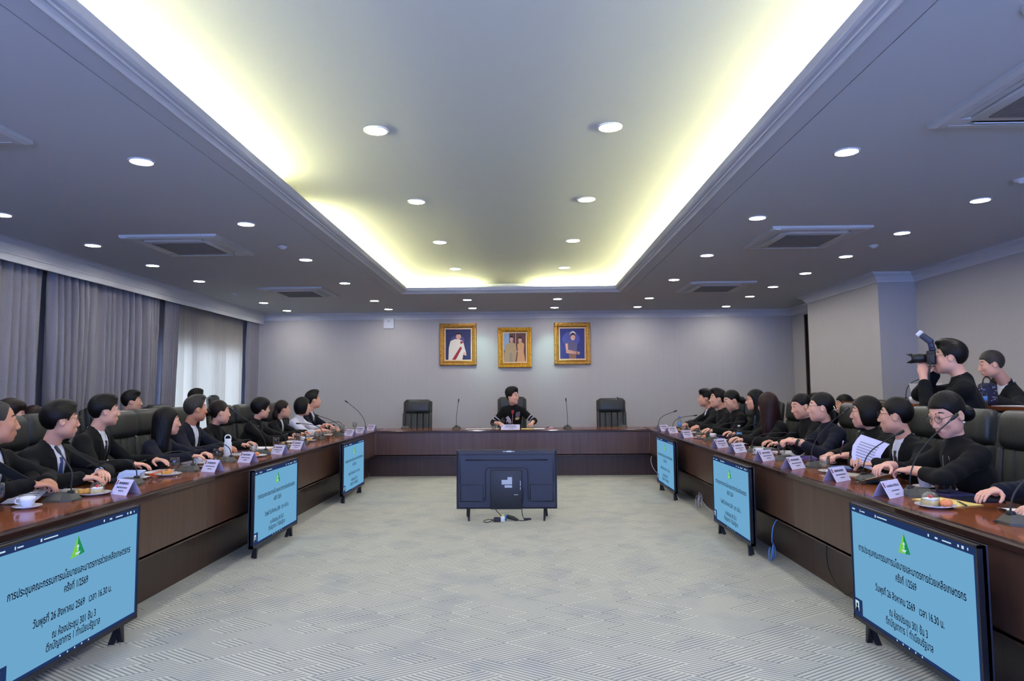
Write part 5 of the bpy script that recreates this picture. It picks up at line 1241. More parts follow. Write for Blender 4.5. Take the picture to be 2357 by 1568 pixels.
# the chair of the meeting
def patches(I):
    S, rt, up, f2, org = I['S'], I['rt'], I['up'], I['f2'], I['org']
    def pt(name, A, m, off=0.004, g=3): Vd, Qd = drape(I['bvh'], A, S, rt, up, f2, off, g); put_mesh(name, Vd, Qd, m, I['jk'], org, False)
    pale = mat('applique_lilac', rgb(196,190,206), 0.7)
    pt('fan_patch', [((0.075,-0.10),(0.08,-0.10)),((0.035,-0.15),(0.125,-0.15)),((0.02,-0.20),(0.145,-0.20)),((0.018,-0.235),(0.15,-0.235))], pale)
    pt('mauve_patch', [((-0.125,-0.03),(-0.06,-0.04)),((-0.13,-0.08),(-0.05,-0.09)),((-0.12,-0.12),(-0.07,-0.125))], mat('applique_mauve', rgb(92,84,104), 0.7))
    pt('gold_badge', [((-0.115,-0.125),(-0.05,-0.125)),((-0.12,-0.145),(-0.045,-0.145)),((-0.11,-0.16),(-0.055,-0.16))], mat('badge_gold', rgb(206,170,110), 0.35, metal=0.6), 0.006)
    pt('red_inset', [((-0.02,0.0),(0.02,0.0)),((-0.022,-0.03),(0.022,-0.03)),((-0.006,-0.075),(0.006,-0.075))], mat('inset_red', rgb(170,44,52), 0.6))
    pt('zip', [((-0.003,-0.08),(0.003,-0.08)),((-0.003,-0.2),(0.003,-0.2)),((-0.003,-0.34),(0.003,-0.34))], M_BROOCH, 0.005, 1)
    for sgn, sh, el, wr in I['arms']:
        d = nv(el-sh)
        for t in (0.62, 0.80): put_mesh('sleeve_stripe', *ring_mesh(sh + (el-sh)*t, d, 0.0645, 0.018), pale, I['jk'], org)
person('woman at the head table in black jacket with pale appliques and swept-up hair', (-0.206,11.95,1.300), (0,-1), (0.80,-0.60), (-0.22,12.24,0.58), 'people at the head table', s=1.08, male=False, skin='light', hair='updo', wear='top', col='black', hands=((0.12,11.72,0.84),(-0.43,11.76,0.84)), sleeve=0.2, h=0.0075, ear=True, extra=patches, elbow_out=0.7, curl=0.4)

# the photographer and the man behind the counter
DF = nv((-0.80,0.60,0.0)); PH = np.array([3.62,5.849,1.657]); RTP = nv(np.cross(DF, [0,0,1]))
def strap(I):
    for sgn, sh, el, wr in I['arms']:
        if sgn < 0: d = nv(wr-el); put_mesh('watch', *ring_mesh(wr - d*0.045, d, 0.034, 0.024), mat('watch_strap', rgb(52,36,30), 0.6), I['root'], I['org'])
    nb = I['S'] + I['up']*0.04
    a = bez(nb - I['rt']*0.075 + I['up']*0.03, I['S'] - I['rt']*0.10 + I['f2']*0.15 - [0,0,0.1], I['S'] + I['f2']*0.3 - [0,0,0.25], PH + DF*0.14 - RTP*0.07 - [0,0,0.03])
    MB().tube([np.array(p) - I['org'] for p in a], 0.008, 6).build('neck_strap', M_BLKP, I['root'])
person('photographer in black standing with a camera raised to his eye', PH, (-0.88,0.48), (-0.80,0.60), (3.72,5.80,0.95), 'people standing by the photographer wall', male=True, skin='light', hair='quiff', haircol='black', wear='top', col='black', s=1.11, glasses=M_SPEC, standing=True, h=0.0058,
       hands=(tuple(PH + DF*0.20 - RTP*0.035 + np.array([0,0,-0.155])), tuple(PH + DF*0.10 + RTP*0.12 + np.array([0,0,-0.09]))), wrist_n=((-0.6,-0.8,-0.1),(0.6,0.8,0.2)), curl=(0.75,0.9), sleeve=0.72, pole_v=(0,0,-1.0), extra=strap, neckdrop='none')
person('grey-haired man in dark suit stooping over the counter behind the photographer', (4.45,6.575,1.617), (-0.95,0.1), (-0.93,0.36), (4.86,6.75,0.97), 'people standing by the photographer wall', pitch=-0.2, male=True, skin='mid', hair='crop', haircol='grey', wear='suit', col='char', tie=M_TIEK, s=1.0, standing=True, h=0.0065, shoulder=(4.60,6.60,1.395), hands=((4.3,6.42,1.32),(4.3,6.68,1.32)))

# camera held by the photographer
cmo = empty('photo_camera', tuple(PH + DF*0.135 - np.array([0,0,0.005])), math.atan2(DF[1], DF[0]) - PI/2, 'black camera with long lens hood and tilted flash held by the photographer', 'camera')
MB().rbox(-0.07,0.07,-0.03,0.035,-0.055,0.04,0.012,3).rbox(-0.03,0.03,-0.028,0.04,0.03,0.062,0.01,3).rbox(0.045,0.075,0.0,0.06,-0.05,0.035,0.012,3).build('body', M_BLKP, cmo)
MB().lathe([(0.035,0.03),(0.036,0.08),(0.039,0.085),(0.039,0.12),(0.041,0.125),(0.041,0.15),(0.0,0.15)], 20, M=Matrix.Rotation(-PI/2, 4, 'X')).build('lens_barrel', M_BLKP, cmo)
MB().lathe([(0.0375,0.15),(0.0405,0.151)], 20, M=Matrix.Rotation(-PI/2, 4, 'X')).build('lens_ring', mat('lens_ring_gold', rgb(190,160,90), 0.35, metal=0.8), cmo)
hd_ = MB()
for k in range(4):
    a0 = k*PI/2 + PI/4; pts = [(0.044*math.cos(a0-0.5), 0.15, 0.044*math.sin(a0-0.5)), (0.044*math.cos(a0+0.5), 0.15, 0.044*math.sin(a0+0.5)), (0.05*math.cos(a0), 0.19, 0.05*math.sin(a0))]
    n_ = Vector((math.cos(a0), 0, math.sin(a0))); hd_.poly(pts, 0.003, n_)
hd_.build('lens_hood', M_BLKP, cmo)
fl = MB(); fl.rbox(-0.03,0.03,-0.03,0.02,0.062,0.085,0.006,2); TF = Matrix.Translation((0,-0.005,0.08)) @ Matrix.Rotation(math.radians(-12), 4, 'X'); fl.rbox(-0.034,0.034,-0.022,0.022,0.0,0.065,0.008,2,TF)
TF2 = TF @ Matrix.Translation((0,0,0.065)) @ Matrix.Rotation(math.radians(-34), 4, 'X'); M_FLASH = mat('flash_plastic', rgb(34,40,66), 0.35)
flo = fl.build('flash', M_FLASH, cmo); MB().rbox(-0.036,0.036,-0.026,0.026,-0.02,0.085,0.008,2,TF2).build('flash_head', M_FLASH, flo); MB().rbox(-0.038,0.038,-0.028,0.028,0.085,0.12,0.008,2,TF2).build('diffuser_cap', M_WHP, flo)

# counter behind the photographer, with what stands on it
ct = empty('counter', (4.15, 7.2, 0), 0, 'tall dark wooden counter between photographer and pillar wall', 'counter')
MB().box(-0.22,0.22,-1.75,1.35,1.205,1.235).build('countertop', M_TOPY, ct)
for k in range(4): MB().box(-0.2,-0.18,-1.72+k*0.765+0.002,-1.72+(k+1)*0.765-0.002,0.0,1.205).build('front_panel', M_FRONT, ct)
MB().box(-0.18,0.19,-1.72,-1.70,0,1.205).box(-0.18,0.19,1.32,1.34,0,1.205).box(0.18,0.2,-1.72,1.34,0,1.205).build('carcass', M_PLINTH, ct)
# ---------------------------------------------------------------- things on the tables
def glass_mat(name, tint=(0.99,0.995,0.995)):
    m = bpy.data.materials.new(name); m.use_nodes = True; nt = m.node_tree; nt.nodes.clear(); L = nt.links
    t = nt.nodes.new('ShaderNodeBsdfTransparent'); t.inputs[0].default_value = (*tint, 1)
    g = nt.nodes.new('ShaderNodeBsdfGlossy'); g.inputs['Roughness'].default_value = 0.03
    lw = nt.nodes.new('ShaderNodeLayerWeight'); lw.inputs[0].default_value = 0.32
    mr = nt.nodes.new('ShaderNodeMapRange'); mr.inputs[3].default_value = 0.03; mr.inputs[4].default_value = 0.6; L.new(lw.outputs['Facing'], mr.inputs[0])
    mx = nt.nodes.new('ShaderNodeMixShader'); o = nt.nodes.new('ShaderNodeOutputMaterial')
    L.new(mr.outputs[0], mx.inputs[0]); L.new(t.outputs[0], mx.inputs[1]); L.new(g.outputs[0], mx.inputs[2]); L.new(mx.outputs[0], o.inputs[0]); return m
M_GLASS = glass_mat('drinking_glass'); M_WATER = glass_mat('water', (0.985,0.99,0.99)); M_PET = glass_mat('bottle_plastic', (0.88,0.93,0.97))
M_PORC = mat('porcelain', rgb(232,233,238), 0.15, coat=0.3); M_PAPER = mat('paper', rgb(228,229,234), 0.8); M_PAPER2 = mat('paper_cream', rgb(226,222,208), 0.8)
M_CARD = mat('name_card_paper', rgb(212,208,228), 0.6); M_PRINT = mat('print_ink', rgb(70,66,86), 0.8); M_CREST = mat('crest_print', rgb(150,80,70), 0.7)
M_MICG = mat('microphone_plastic', rgb(58,60,56), 0.42); M_MICP = mat('microphone_panel', rgb(104,106,122), 0.35); M_MICD = mat('microphone_dark', rgb(28,29,30), 0.5)
USED = {}
def before(side, y):
    c = [w for w in WHO if w[0] == side]; return min(c, key=lambda w: abs(w[1]-y))[2]
def uniq(lab, alts):
    """make a label that is not taken yet"""
    for a in [''] + alts:
        l = (lab + (' ' + a if a else '')).strip()
        if l not in USED: USED[l] = 1; return l
    return lab
NEAR = ['nearer the camera', 'beside it towards the head table', 'close by its edge', 'third one there']
ZTOP = ZT + 0.0008
def mic_parts():
    b = MB()
    bot = [(-0.072,-0.085),(0.072,-0.085),(0.078,0.03),(0.05,0.085),(-0.05,0.085),(-0.078,0.03)]; mid = [(-0.068,-0.082),(0.068,-0.082),(0.074,0.03),(0.047,0.082),(-0.047,0.082),(-0.074,0.03)]; top = [(-0.04,-0.045),(0.04,-0.045),(0.044,0.02),(0.028,0.055),(-0.028,0.055),(-0.044,0.02)]
    vs = [(x,y,0.0) for x,y in bot] + [(x,y,0.012) for x,y in mid] + [(x,y,0.046) for x,y in top]; n = 6
    b.add(vs, [(i,(i+1)%n,n+(i+1)%n,n+i) for i in range(n)] + [(n+i,n+(i+1)%n,2*n+(i+1)%n,2*n+i) for i in range(n)] + [tuple(range(2*n,3*n)), tuple(reversed(range(n)))])
    base = b.mesh('base'); base.materials.append(M_MICG)
    p = MB(); p.add([(-0.06,-0.0815,0.014),(0.06,-0.0815,0.014),(0.036,-0.0475,0.0455),(-0.036,-0.0475,0.0455)], [(0,1,2,3)]); p.v = [(x, y-0.001, z+0.001) for x,y,z in p.v]; pan = p.mesh('control_panel'); pan.materials.append(M_MICP)
    s = MB().rbox(-0.018,0.018,0.03,0.06,0.04,0.062,0.006,2).mesh('neck_socket'); s.materials.append(M_MICD)
    k = MB().lathe([(0.009,0.0),(0.009,0.004),(0.0,0.005)], 12, (0,-0.066,0.03)).mesh('button'); k.materials.append(M_MICD)
    w = MB().tube([(0.03,0.07,0.006),(0.05,0.088,0.006),(0.04,0.10,0.006),(0.03,0.095,0.006)], 0.0035, 6).mesh('cable_stub'); w.materials.append(M_MICD)
    return base, pan, s, k, w
MIC = mic_parts()
def mic(x, y, dx, tz, side, rz=None, lab=None, dyt=0.0):
    """dx: how far the tip reaches towards the speaker (world x), tz: height of the tip"""
    sx = 1 if side == 'L' else (-1 if side == 'R' else 0)
    rz = rz if rz is not None else (-PI/2 if side == 'L' else (PI/2 if side == 'R' else PI))
    o = empty('gooseneck_microphone', (x, y, ZTOP), rz, lab or uniq('gooseneck microphone before the %s' % before(side, y), NEAR), 'microphone', 'gooseneck microphones on the tables')
    for me, nm in zip(MIC, ('base','control_panel','neck_socket','button','cable_stub')): link(nm, me, o)
    for w in WHO:          # keep the tip clear of the speaker
        if w[0] == side and abs(w[1]-y) < 0.26: dx = max(dx, w[3]+0.13-x) if side == 'L' else min(dx, w[3]-0.13-x)
    # neck in local space: the speaker sits towards local -y
    R_ = Matrix.Rotation(-rz, 3, 'Z'); tip = R_ @ Vector((dx, dyt, 0)); tip.z = tz - ZTOP
    p0 = Vector((0, 0.045, 0.055)); L_ = 0.44
    up = min(0.30, 0.12 + 0.5*max(0.0, tip.z-0.1)); lowm = max(0.0, 1 - tip.z/0.3)
    p1 = p0 + Vector((0,0,0.10+0.10*lowm+0.3*max(0,tip.z-0.2))); p2 = tip - (tip-p1).normalized()*0.18 + Vector((0,0,0.02*lowm))
    cv = bez(p0, p1, p2, tip, 16); MB().tube(cv, 0.0042, 7).build('gooseneck', M_MICD, o)
    d = (cv[-1]-cv[-2]).normalized(); MB().tube([cv[-1]-d*0.01, cv[-1]+d*0.004, cv[-1]+d*0.01, cv[-1]+d*0.05, cv[-1]+d*0.056], [0.006,0.0075,0.0105,0.0105,0.006], 10).build('capsule', M_MICD, o)
    MB().tube([cv[-1]-d*0.018, cv[-1]-d*0.010], 0.0072, 10).build('light_ring', M_MICP, o)
    return o
for x, y, dx, tz in ((-2.8,4.142,-0.03,1.04),(-2.804,4.853,-0.40,0.895),(-2.797,5.666,-0.37,0.84),(-2.793,6.391,-0.33,0.865),(-2.746,7.127,-0.305,1.21),(-2.818,7.943,-0.30,1.01),(-2.779,8.521,-0.2,0.88),(-2.814,9.361,-0.27,0.97),(-2.746,10.074,-0.3,1.05),(-2.9,10.7,-0.30,0.90),(-2.712,11.447,-0.26,1.22)):
    mic(x, y, dx, tz, 'L')
for x, y, dx, tz in ((2.252,11.368,0.214,1.03),(2.40,10.95,0.34,0.98),(2.50,10.45,0.30,0.89),(2.5,9.75,0.30,0.86),(2.331,8.663,0.38,0.985),(2.37,7.912,0.40,1.015),(2.366,7.08,0.39,0.945),(2.336,6.251,0.298,0.94),(2.388,5.688,0.242,1.205),(2.39,4.827,0.39,1.075),(2.34,4.163,0.278,1.205),(2.327,3.301,0.3,1.1)):
    mic(x, y, dx, tz, 'R')
for x, y, dx, tz, l in ((-1.165,11.715,0.031,1.21,'upright gooseneck microphone on the head table, curtain side of the woman'),(0.721,11.619,-0.016,1.21,'upright gooseneck microphone on the head table, pillar side of the woman'),(-2.079,11.93,0.029,1.2,'microphone before the empty head-table chair on the curtain side'),(1.693,11.9,-0.066,1.22,'microphone before the empty head-table chair on the pillar side')):
    mic(x, y, dx, tz, 'C', lab=l)

# name cards
def card(x, y, ang, side, w=0.21, hgt=0.095, lab=None, words=None):
    o = empty('name_card', (x, y, ZTOP), ang, lab or uniq('folded name card before the %s' % before(side, y), NEAR), 'name card', 'folded name cards')
    d = 0.05
    for s in (-1, 1):
        MB().add([(-w/2,s*d,0),(w/2,s*d,0),(w/2,0,hgt),(-w/2,0,hgt),(-w/2,s*d-s*0.001,0),(w/2,s*d-s*0.001,0),(w/2,-s*0.0005,hgt-0.001),(-w/2,-s*0.0005,hgt-0.001)], [(0,1,2,3),(7,6,5,4),(0,4,5,1),(1,5,6,2),(3,2,6,7),(0,3,7,4)]).build('card_face', M_CARD, o)
    def onface(u0, u1, t0, t1):   # on the -y face
        f = lambda u, t: (u, -d*(1-t)-0.0012, hgt*t+0.0006); return [f(u0,t0), f(u1,t0), f(u1,t1), f(u0,t1)]
    if words:
        al = math.atan2(d, hgt)
        for body, size, t in words:
            me = text_mesh(body, size, None, 'CENTER', 'lettering'); me.materials.append(M_PRINT); q = link('lettering', me, o); q.location = (0.01, -d*(1-t)-0.0015, hgt*t); q.rotation_euler = (-al, 0, 0)
    else:
        p = MB(); rnd = random.Random(int(x*1000+y*77))
        for t0, t1, a, b in ((0.66,0.80,-0.55,0.62),(0.42,0.50,-0.62,0.68),(0.22,0.29,-0.2,0.4)):
            u = a*w/2
            while u < b*w/2:
                L_ = rnd.uniform(0.006,0.016); p.poly(onface(u, min(u+L_, b*w/2), t0, t1)); u += L_+0.003
        po = p.build('lettering', M_PRINT, o); po['kind'] = 'stuff'
    MB().poly(onface(-w/2+0.01, -w/2+0.024, 0.62, 0.9)).build('crest', M_CREST, o)
    return o
for x, y in ((-2.57,4.40),(-2.57,5.627),(-2.57,6.342),(-2.57,7.171),(-2.57,7.753),(-2.57,10.062),(-2.56,10.675),(-2.55,11.40)): card(x, y, math.radians(-28), 'L', w=0.17)
for x, y in ((2.15,10.71),(2.16,10.162),(2.155,9.233),(2.15,7.63),(2.16,7.042),(2.15,6.223),(2.165,5.604),(2.175,4.857)): card(x, y, math.radians(38), 'R', w=0.20)
card(2.165, 4.151, math.radians(38), 'R', w=0.215, words=[('นางพัชยา ศิริวัฒน์', 0.021, 0.62), ('รองปลัดกระทรวง', 0.014, 0.36), ('กรรมการ', 0.014, 0.14)])
card(-0.236, 11.33, 0.0, 'C', w=0.31, hgt=0.085, lab='folded name card before the woman at the head table')

# glasses
def goblet(x, y, side, lab=None):
    o = empty('water_goblet', (x, y, ZTOP), 0, lab or uniq('stemmed water glass before the %s' % before(side, y), NEAR), 'glass', 'stemmed water glasses')
    link('bowl', GOB[0], o); link('water', GOB[1], o)
GOB = (MB().lathe([(0.032,0.0),(0.032,0.003),(0.008,0.008),(0.007,0.04),(0.012,0.05),(0.03,0.07),(0.037,0.095),(0.036,0.125),(0.033,0.15),(0.032,0.15),(0.035,0.12),(0.0355,0.095),(0.028,0.072),(0.0,0.058)], 18).mesh('bowl'), MB().lathe([(0.0,0.059),(0.027,0.073),(0.0345,0.095),(0.0345,0.112),(0.0,0.112)], 18).mesh('water'))
GOB[0].materials.append(M_GLASS); GOB[1].materials.append(M_WATER)
TUM = (MB().lathe([(0.026,0.0),(0.034,0.012),(0.041,0.045),(0.040,0.085),(0.036,0.105),(0.035,0.105),(0.0385,0.085),(0.0395,0.045),(0.033,0.014),(0.0,0.010)], 18).mesh('tumbler_wall'), MB().lathe([(0.0,0.011),(0.032,0.015),(0.0385,0.045),(0.038,0.07),(0.0,0.07)], 18).mesh('water'))
TUM[0].materials.append(M_GLASS); TUM[1].materials.append(M_WATER)
def tumbler(x, y, side, lab=None, s=1.0):
    o = empty('water_tumbler', (x, y, ZTOP), 0, lab or uniq('round water tumbler before the %s' % before(side, y), NEAR), 'glass', 'round water tumblers'); o.scale = (s,s,s)
    link('tumbler_wall', TUM[0], o); link('water', TUM[1], o)
for x, y in ((-2.944,3.80),(-2.701,5.263),(-2.73,6.055),(-2.671,6.712),(-2.746,7.538),(-2.726,8.184),(-2.627,8.649),(-2.686,9.606),(-2.78,10.40),(-2.80,11.25)): goblet(x, y, 'L')
goblet(2.19, 5.08, 'R')
for x, y in ((2.56,10.2),(2.465,8.227),(2.512,6.785),(2.542,5.26)): tumbler(x, y, 'R')
tumbler(2.515, 4.20, 'R', s=1.15); tumbler(-0.52, 11.5, 'C', 'water tumbler beside the name card of the woman at the head table')

# cups and saucers
cup_b = MB().lathe([(0.022,0.0),(0.026,0.004),(0.034,0.02),(0.038,0.04),(0.040,0.06),(0.0385,0.06),(0.0365,0.04),(0.032,0.02),(0.0,0.008)], 20).mesh('cup_body'); cup_b.materials.append(M_PORC)
cup_h = MB().tube([(0.036,0,0.05),(0.052,0,0.054),(0.060,0,0.042),(0.056,0,0.026),(0.036,0,0.02)], 0.0045, 7).mesh('handle'); cup_h.materials.append(M_PORC)
cup_c = MB().lathe([(0.0,0.047),(0.036,0.047)], 16).mesh('coffee'); cup_c.materials.append(mat('coffee', rgb(60,36,24), 0.2))
cup_l = MB().poly([(0.009*math.cos(2*PI*k/12), -0.0392+0.0, 0.034+0.009*math.sin(2*PI*k/12)) for k in range(12)]).mesh('crest'); cup_l.materials.append(M_CREST)
sau = MB().lathe([(0.03,0.0),(0.034,0.003),(0.055,0.008),(0.072,0.016),(0.071,0.018),(0.054,0.011),(0.03,0.006),(0.0,0.006)], 22).mesh('saucer'); sau.materials.append(M_PORC)
def cup(x, y, side, hz):
    wh = before(side, y)
    q = link('saucer', sau); q.location = (x, y, ZTOP); tag(q, uniq('white saucer before the %s' % wh, NEAR), 'saucer', 'white saucers')
    o = empty('coffee_cup', (x, y, ZTOP+0.0065), hz, uniq('white coffee cup before the %s' % wh, NEAR), 'cup', 'white coffee cups')
    link('cup_body', cup_b, o); link('handle', cup_h, o); link('coffee', cup_c, o); link('crest', cup_l, o)
for x, y, hz in ((-2.819,3.868,3.6),(-2.903,5.142,2.6),(-2.93,6.14,2.8),(-2.9,7.33,2.0),(-2.88,8.86,2.4)): cup(x, y, 'L', hz)
for x, y, hz in ((2.286,6.754,2.5),(2.563,6.562,0.3),(2.56,5.87,0.4),(2.62,5.12,0.2),(2.56,4.47,0.2),(2.45,9.0,0.5)): cup(x, y, 'R', hz)

# plates with snacks
plate_me = MB().lathe([(0.045,0.0),(0.05,0.003),(0.075,0.008),(0.1,0.017),(0.099,0.019),(0.074,0.011),(0.045,0.006),(0.0,0.006)], 26).mesh('snack_plate'); plate_me.materials.append(M_PORC)
M_CAKE = mat('sponge_cake', rgb(226,202,140), 0.8, noise=0.1, nscale=60); M_CREAM = mat('cream', rgb(240,234,222), 0.6); M_RED = mat('berry_red', rgb(206,50,66), 0.4); M_PAST = mat('pastry_golden', rgb(222,160,72), 0.6, noise=0.2, nscale=40); M_ORANGE = mat('orange_sweet', rgb(232,140,88), 0.5, noise=0.08, nscale=30); M_BROWNI = mat('brownie', rgb(70,40,28), 0.7); M_GREENL = mat('leaf_green', rgb(92,140,84), 0.5)
def snack(kind, x, y, side, dx=0.0, dy=0.0):
    wh = before(side, y); P_ = (x+dx, y+dy, ZTOP+0.0075)
    if kind == 'dome':
        o = empty('boxed_cake', P_, 0.4, uniq('cake under a clear dome before the %s' % wh, NEAR), 'cake', 'snacks on plates')
        MB().rbox(-0.032,0.032,-0.032,0.032,0.0,0.03,0.004,2).build('sponge', M_CAKE, o); MB().rbox(-0.031,0.031,-0.031,0.031,0.03,0.042,0.005,2).build('cream', M_CREAM, o)
        MB().ell((0,0,0.05),(0.012,0.012,0.009),6).build('berry', M_RED, o); MB().ell((0.014,0.008,0.046),(0.01,0.005,0.005),5).build('leaf', M_GREENL, o)
        MB().lathe([(0.046,0.0),(0.046,0.03),(0.042,0.052),(0.03,0.068),(0.012,0.075),(0.0,0.076)], 18).build('dome', M_GLASS, o)
    elif kind == 'pastry':
        o = empty('filled_pastry', P_, 0.7, uniq('golden filled pastry before the %s' % wh, NEAR), 'pastry', 'snacks on plates')
        MB().rbox(-0.034,0.034,-0.024,0.024,0.0,0.034,0.012,3).build('crust', M_PAST, o); MB().ell((0,0,0.032),(0.016,0.01,0.007),6).build('filling', M_BROWNI, o)
    elif kind == 'orange':
        o = empty('round_bun', P_, 0, uniq('round orange bun before the %s' % wh, NEAR), 'bun', 'snacks on plates')
        MB().ell((0,0,0.019),(0.03,0.028,0.0195),8).build('bun', M_ORANGE, o); MB().ell((0.004,0.0,0.036),(0.012,0.01,0.004),5).build('topping', M_CAKE, o)
    elif kind == 'brownie':
        o = empty('brownie', P_, 0.3, uniq('dark brownie before the %s' % wh, NEAR), 'cake', 'snacks on plates')
        MB().rbox(-0.026,0.026,-0.02,0.02,0.0,0.024,0.004,2).build('crumb', M_BROWNI, o); MB().rbox(-0.026,0.026,-0.02,0.02,0.024,0.03,0.003,2).build('icing', M_CREAM, o)
def plate(x, y, side, items):
    q = link('snack_plate', plate_me); q.location = (x, y, ZTOP); tag(q, uniq('white snack plate before the %s' % before(side, y), NEAR), 'plate', 'white snack plates')
    for kind, dx, dy in items: snack(kind, x, y, side, dx, dy)
for x, y, it in ((-2.752,4.36,[('dome',0.02,0.0),('pastry',-0.055,-0.01)]), (-2.80,5.36,[('pastry',0.0,-0.03),('orange',-0.02,0.045)]), (-2.80,5.96,[('brownie',-0.03,0.0),('orange',0.035,0.02)]), (-2.70,6.88,[('orange',0.0,0.0)]), (-2.715,7.345,[('pastry',0.0,0.02)]), (-2.90,8.22,[('pastry',0,0.03)]), (-2.829,8.95,[('pastry',0.0,0.0)]), (-2.716,10.85,[('orange',0,0)])): plate(x, y, 'L', it)
for x, y, it in ((2.30,9.0,[('brownie',-0.03,0.0),('orange',0.04,0.01)]), (2.35,10.6,[('pastry',0.0,0.0)]), (2.50,8.0,[('orange',0,0)]), (2.203,3.758,[('dome',-0.02,0.01),('orange',0.06,0.0),('orange',0.03,-0.045)]), (2.34,5.30,[('brownie',0.0,0.0)])): plate(x, y, 'R', it)

# bottles
def bottle(x, y, z, s, lab):
    o = empty('water_bottle', (x, y, z), 0, lab, 'bottle', 'plastic water bottles'); o.scale = (s,s,s)
    MB().lathe([(0.028,0.0),(0.031,0.006),(0.031,0.03),(0.0295,0.034),(0.031,0.038),(0.031,0.125),(0.026,0.15),(0.014,0.172),(0.0125,0.178),(0.0125,0.19)], 18).build('bottle_body', M_PET, o)
    MB().lathe([(0.0315,0.06),(0.0316,0.115)], 18).build('wrapper', mat('bottle_wrapper', rgb(96,150,214), 0.4), o)
    MB().lathe([(0.015,0.186),(0.015,0.203),(0.0,0.204)], 14).build('cap', mat('bottle_cap_blue', rgb(80,120,210), 0.4) if s != 1.01 else M_WHP, o)
bottle(2.409, 10.72, ZTOP, 1.1, 'tall blue-capped water bottle before the man with grey tie')
bottle(2.592, 8.353, ZTOP, 1.01, 'white-capped water bottle before the woman in denim shirt')
bottle(4.05, 6.1, 1.2358, 0.72, 'small blue-capped water bottle on the counter behind the photographer')
fk = empty('drinking_flask', (-2.9, 6.66, ZTOP), 0.5, 'white insulated flask with loop handle on the curtain-side table', 'flask')
MB().lathe([(0.034,0.0),(0.036,0.004),(0.036,0.15),(0.032,0.165),(0.03,0.17),(0.03,0.195),(0.0,0.197)], 20).build('flask_body', M_WHP, fk)
MB().tube([(-0.026,0,0.185)] + [(0.027*math.cos(a), 0, 0.205+0.028*math.sin(a)) for a in np.linspace(PI, 0, 11)] + [(0.026,0,0.185)], 0.006, 8).build('loop_handle', M_WHP, fk)

# papers, folders, notebooks, pens and phones
def sheet(name, x, y, rz, w, l, t, m, lab, cat_, grp=None, lines=False, z=0.0):
    o = empty(name, (x, y, ZTOP+z), rz, lab, cat_, grp or 'papers and folders on the tables')
    MB().box(-w/2, w/2, -l/2, l/2, 0, t).build('sheets' if t > 0.0015 else 'sheet', m, o)
    if lines:
        p = MB(); rnd = random.Random(int(abs(x*y)*1000))
        for k in range(9):
            yy = l/2 - 0.03 - k*(l-0.06)/9; p.poly([(-w/2+0.025, yy, t+0.0004),(w/2-0.025-rnd.random()*0.05, yy, t+0.0004),(w/2-0.025-rnd.random()*0.05, yy+0.004, t+0.0004),(-w/2+0.025, yy+0.004, t+0.0004)])
        q = p.build('printed_lines', mat('print_grey', rgb(150,152,170), 0.8), o); q['kind'] = 'stuff'
    return o
M_ORF = mat('folder_orange', rgb(222,98,52), 0.5); M_YEF = mat('pad_yellow', rgb(226,206,120), 0.7); M_BLF = mat('folder_blue', rgb(110,140,200), 0.5); M_NVF = mat('folder_navy', rgb(42,46,92), 0.5); M_VIF = mat('folder_violet', rgb(110,96,170), 0.5); M_MAR = mat('folder_maroon', rgb(86,44,64), 0.5); M_TAB = mat('tablet_dark', rgb(28,36,58), 0.25); M_MANILA = mat('folder_manila', rgb(206,190,140), 0.7); M_CYN = mat('cover_pale_cyan', rgb(178,212,222), 0.6)
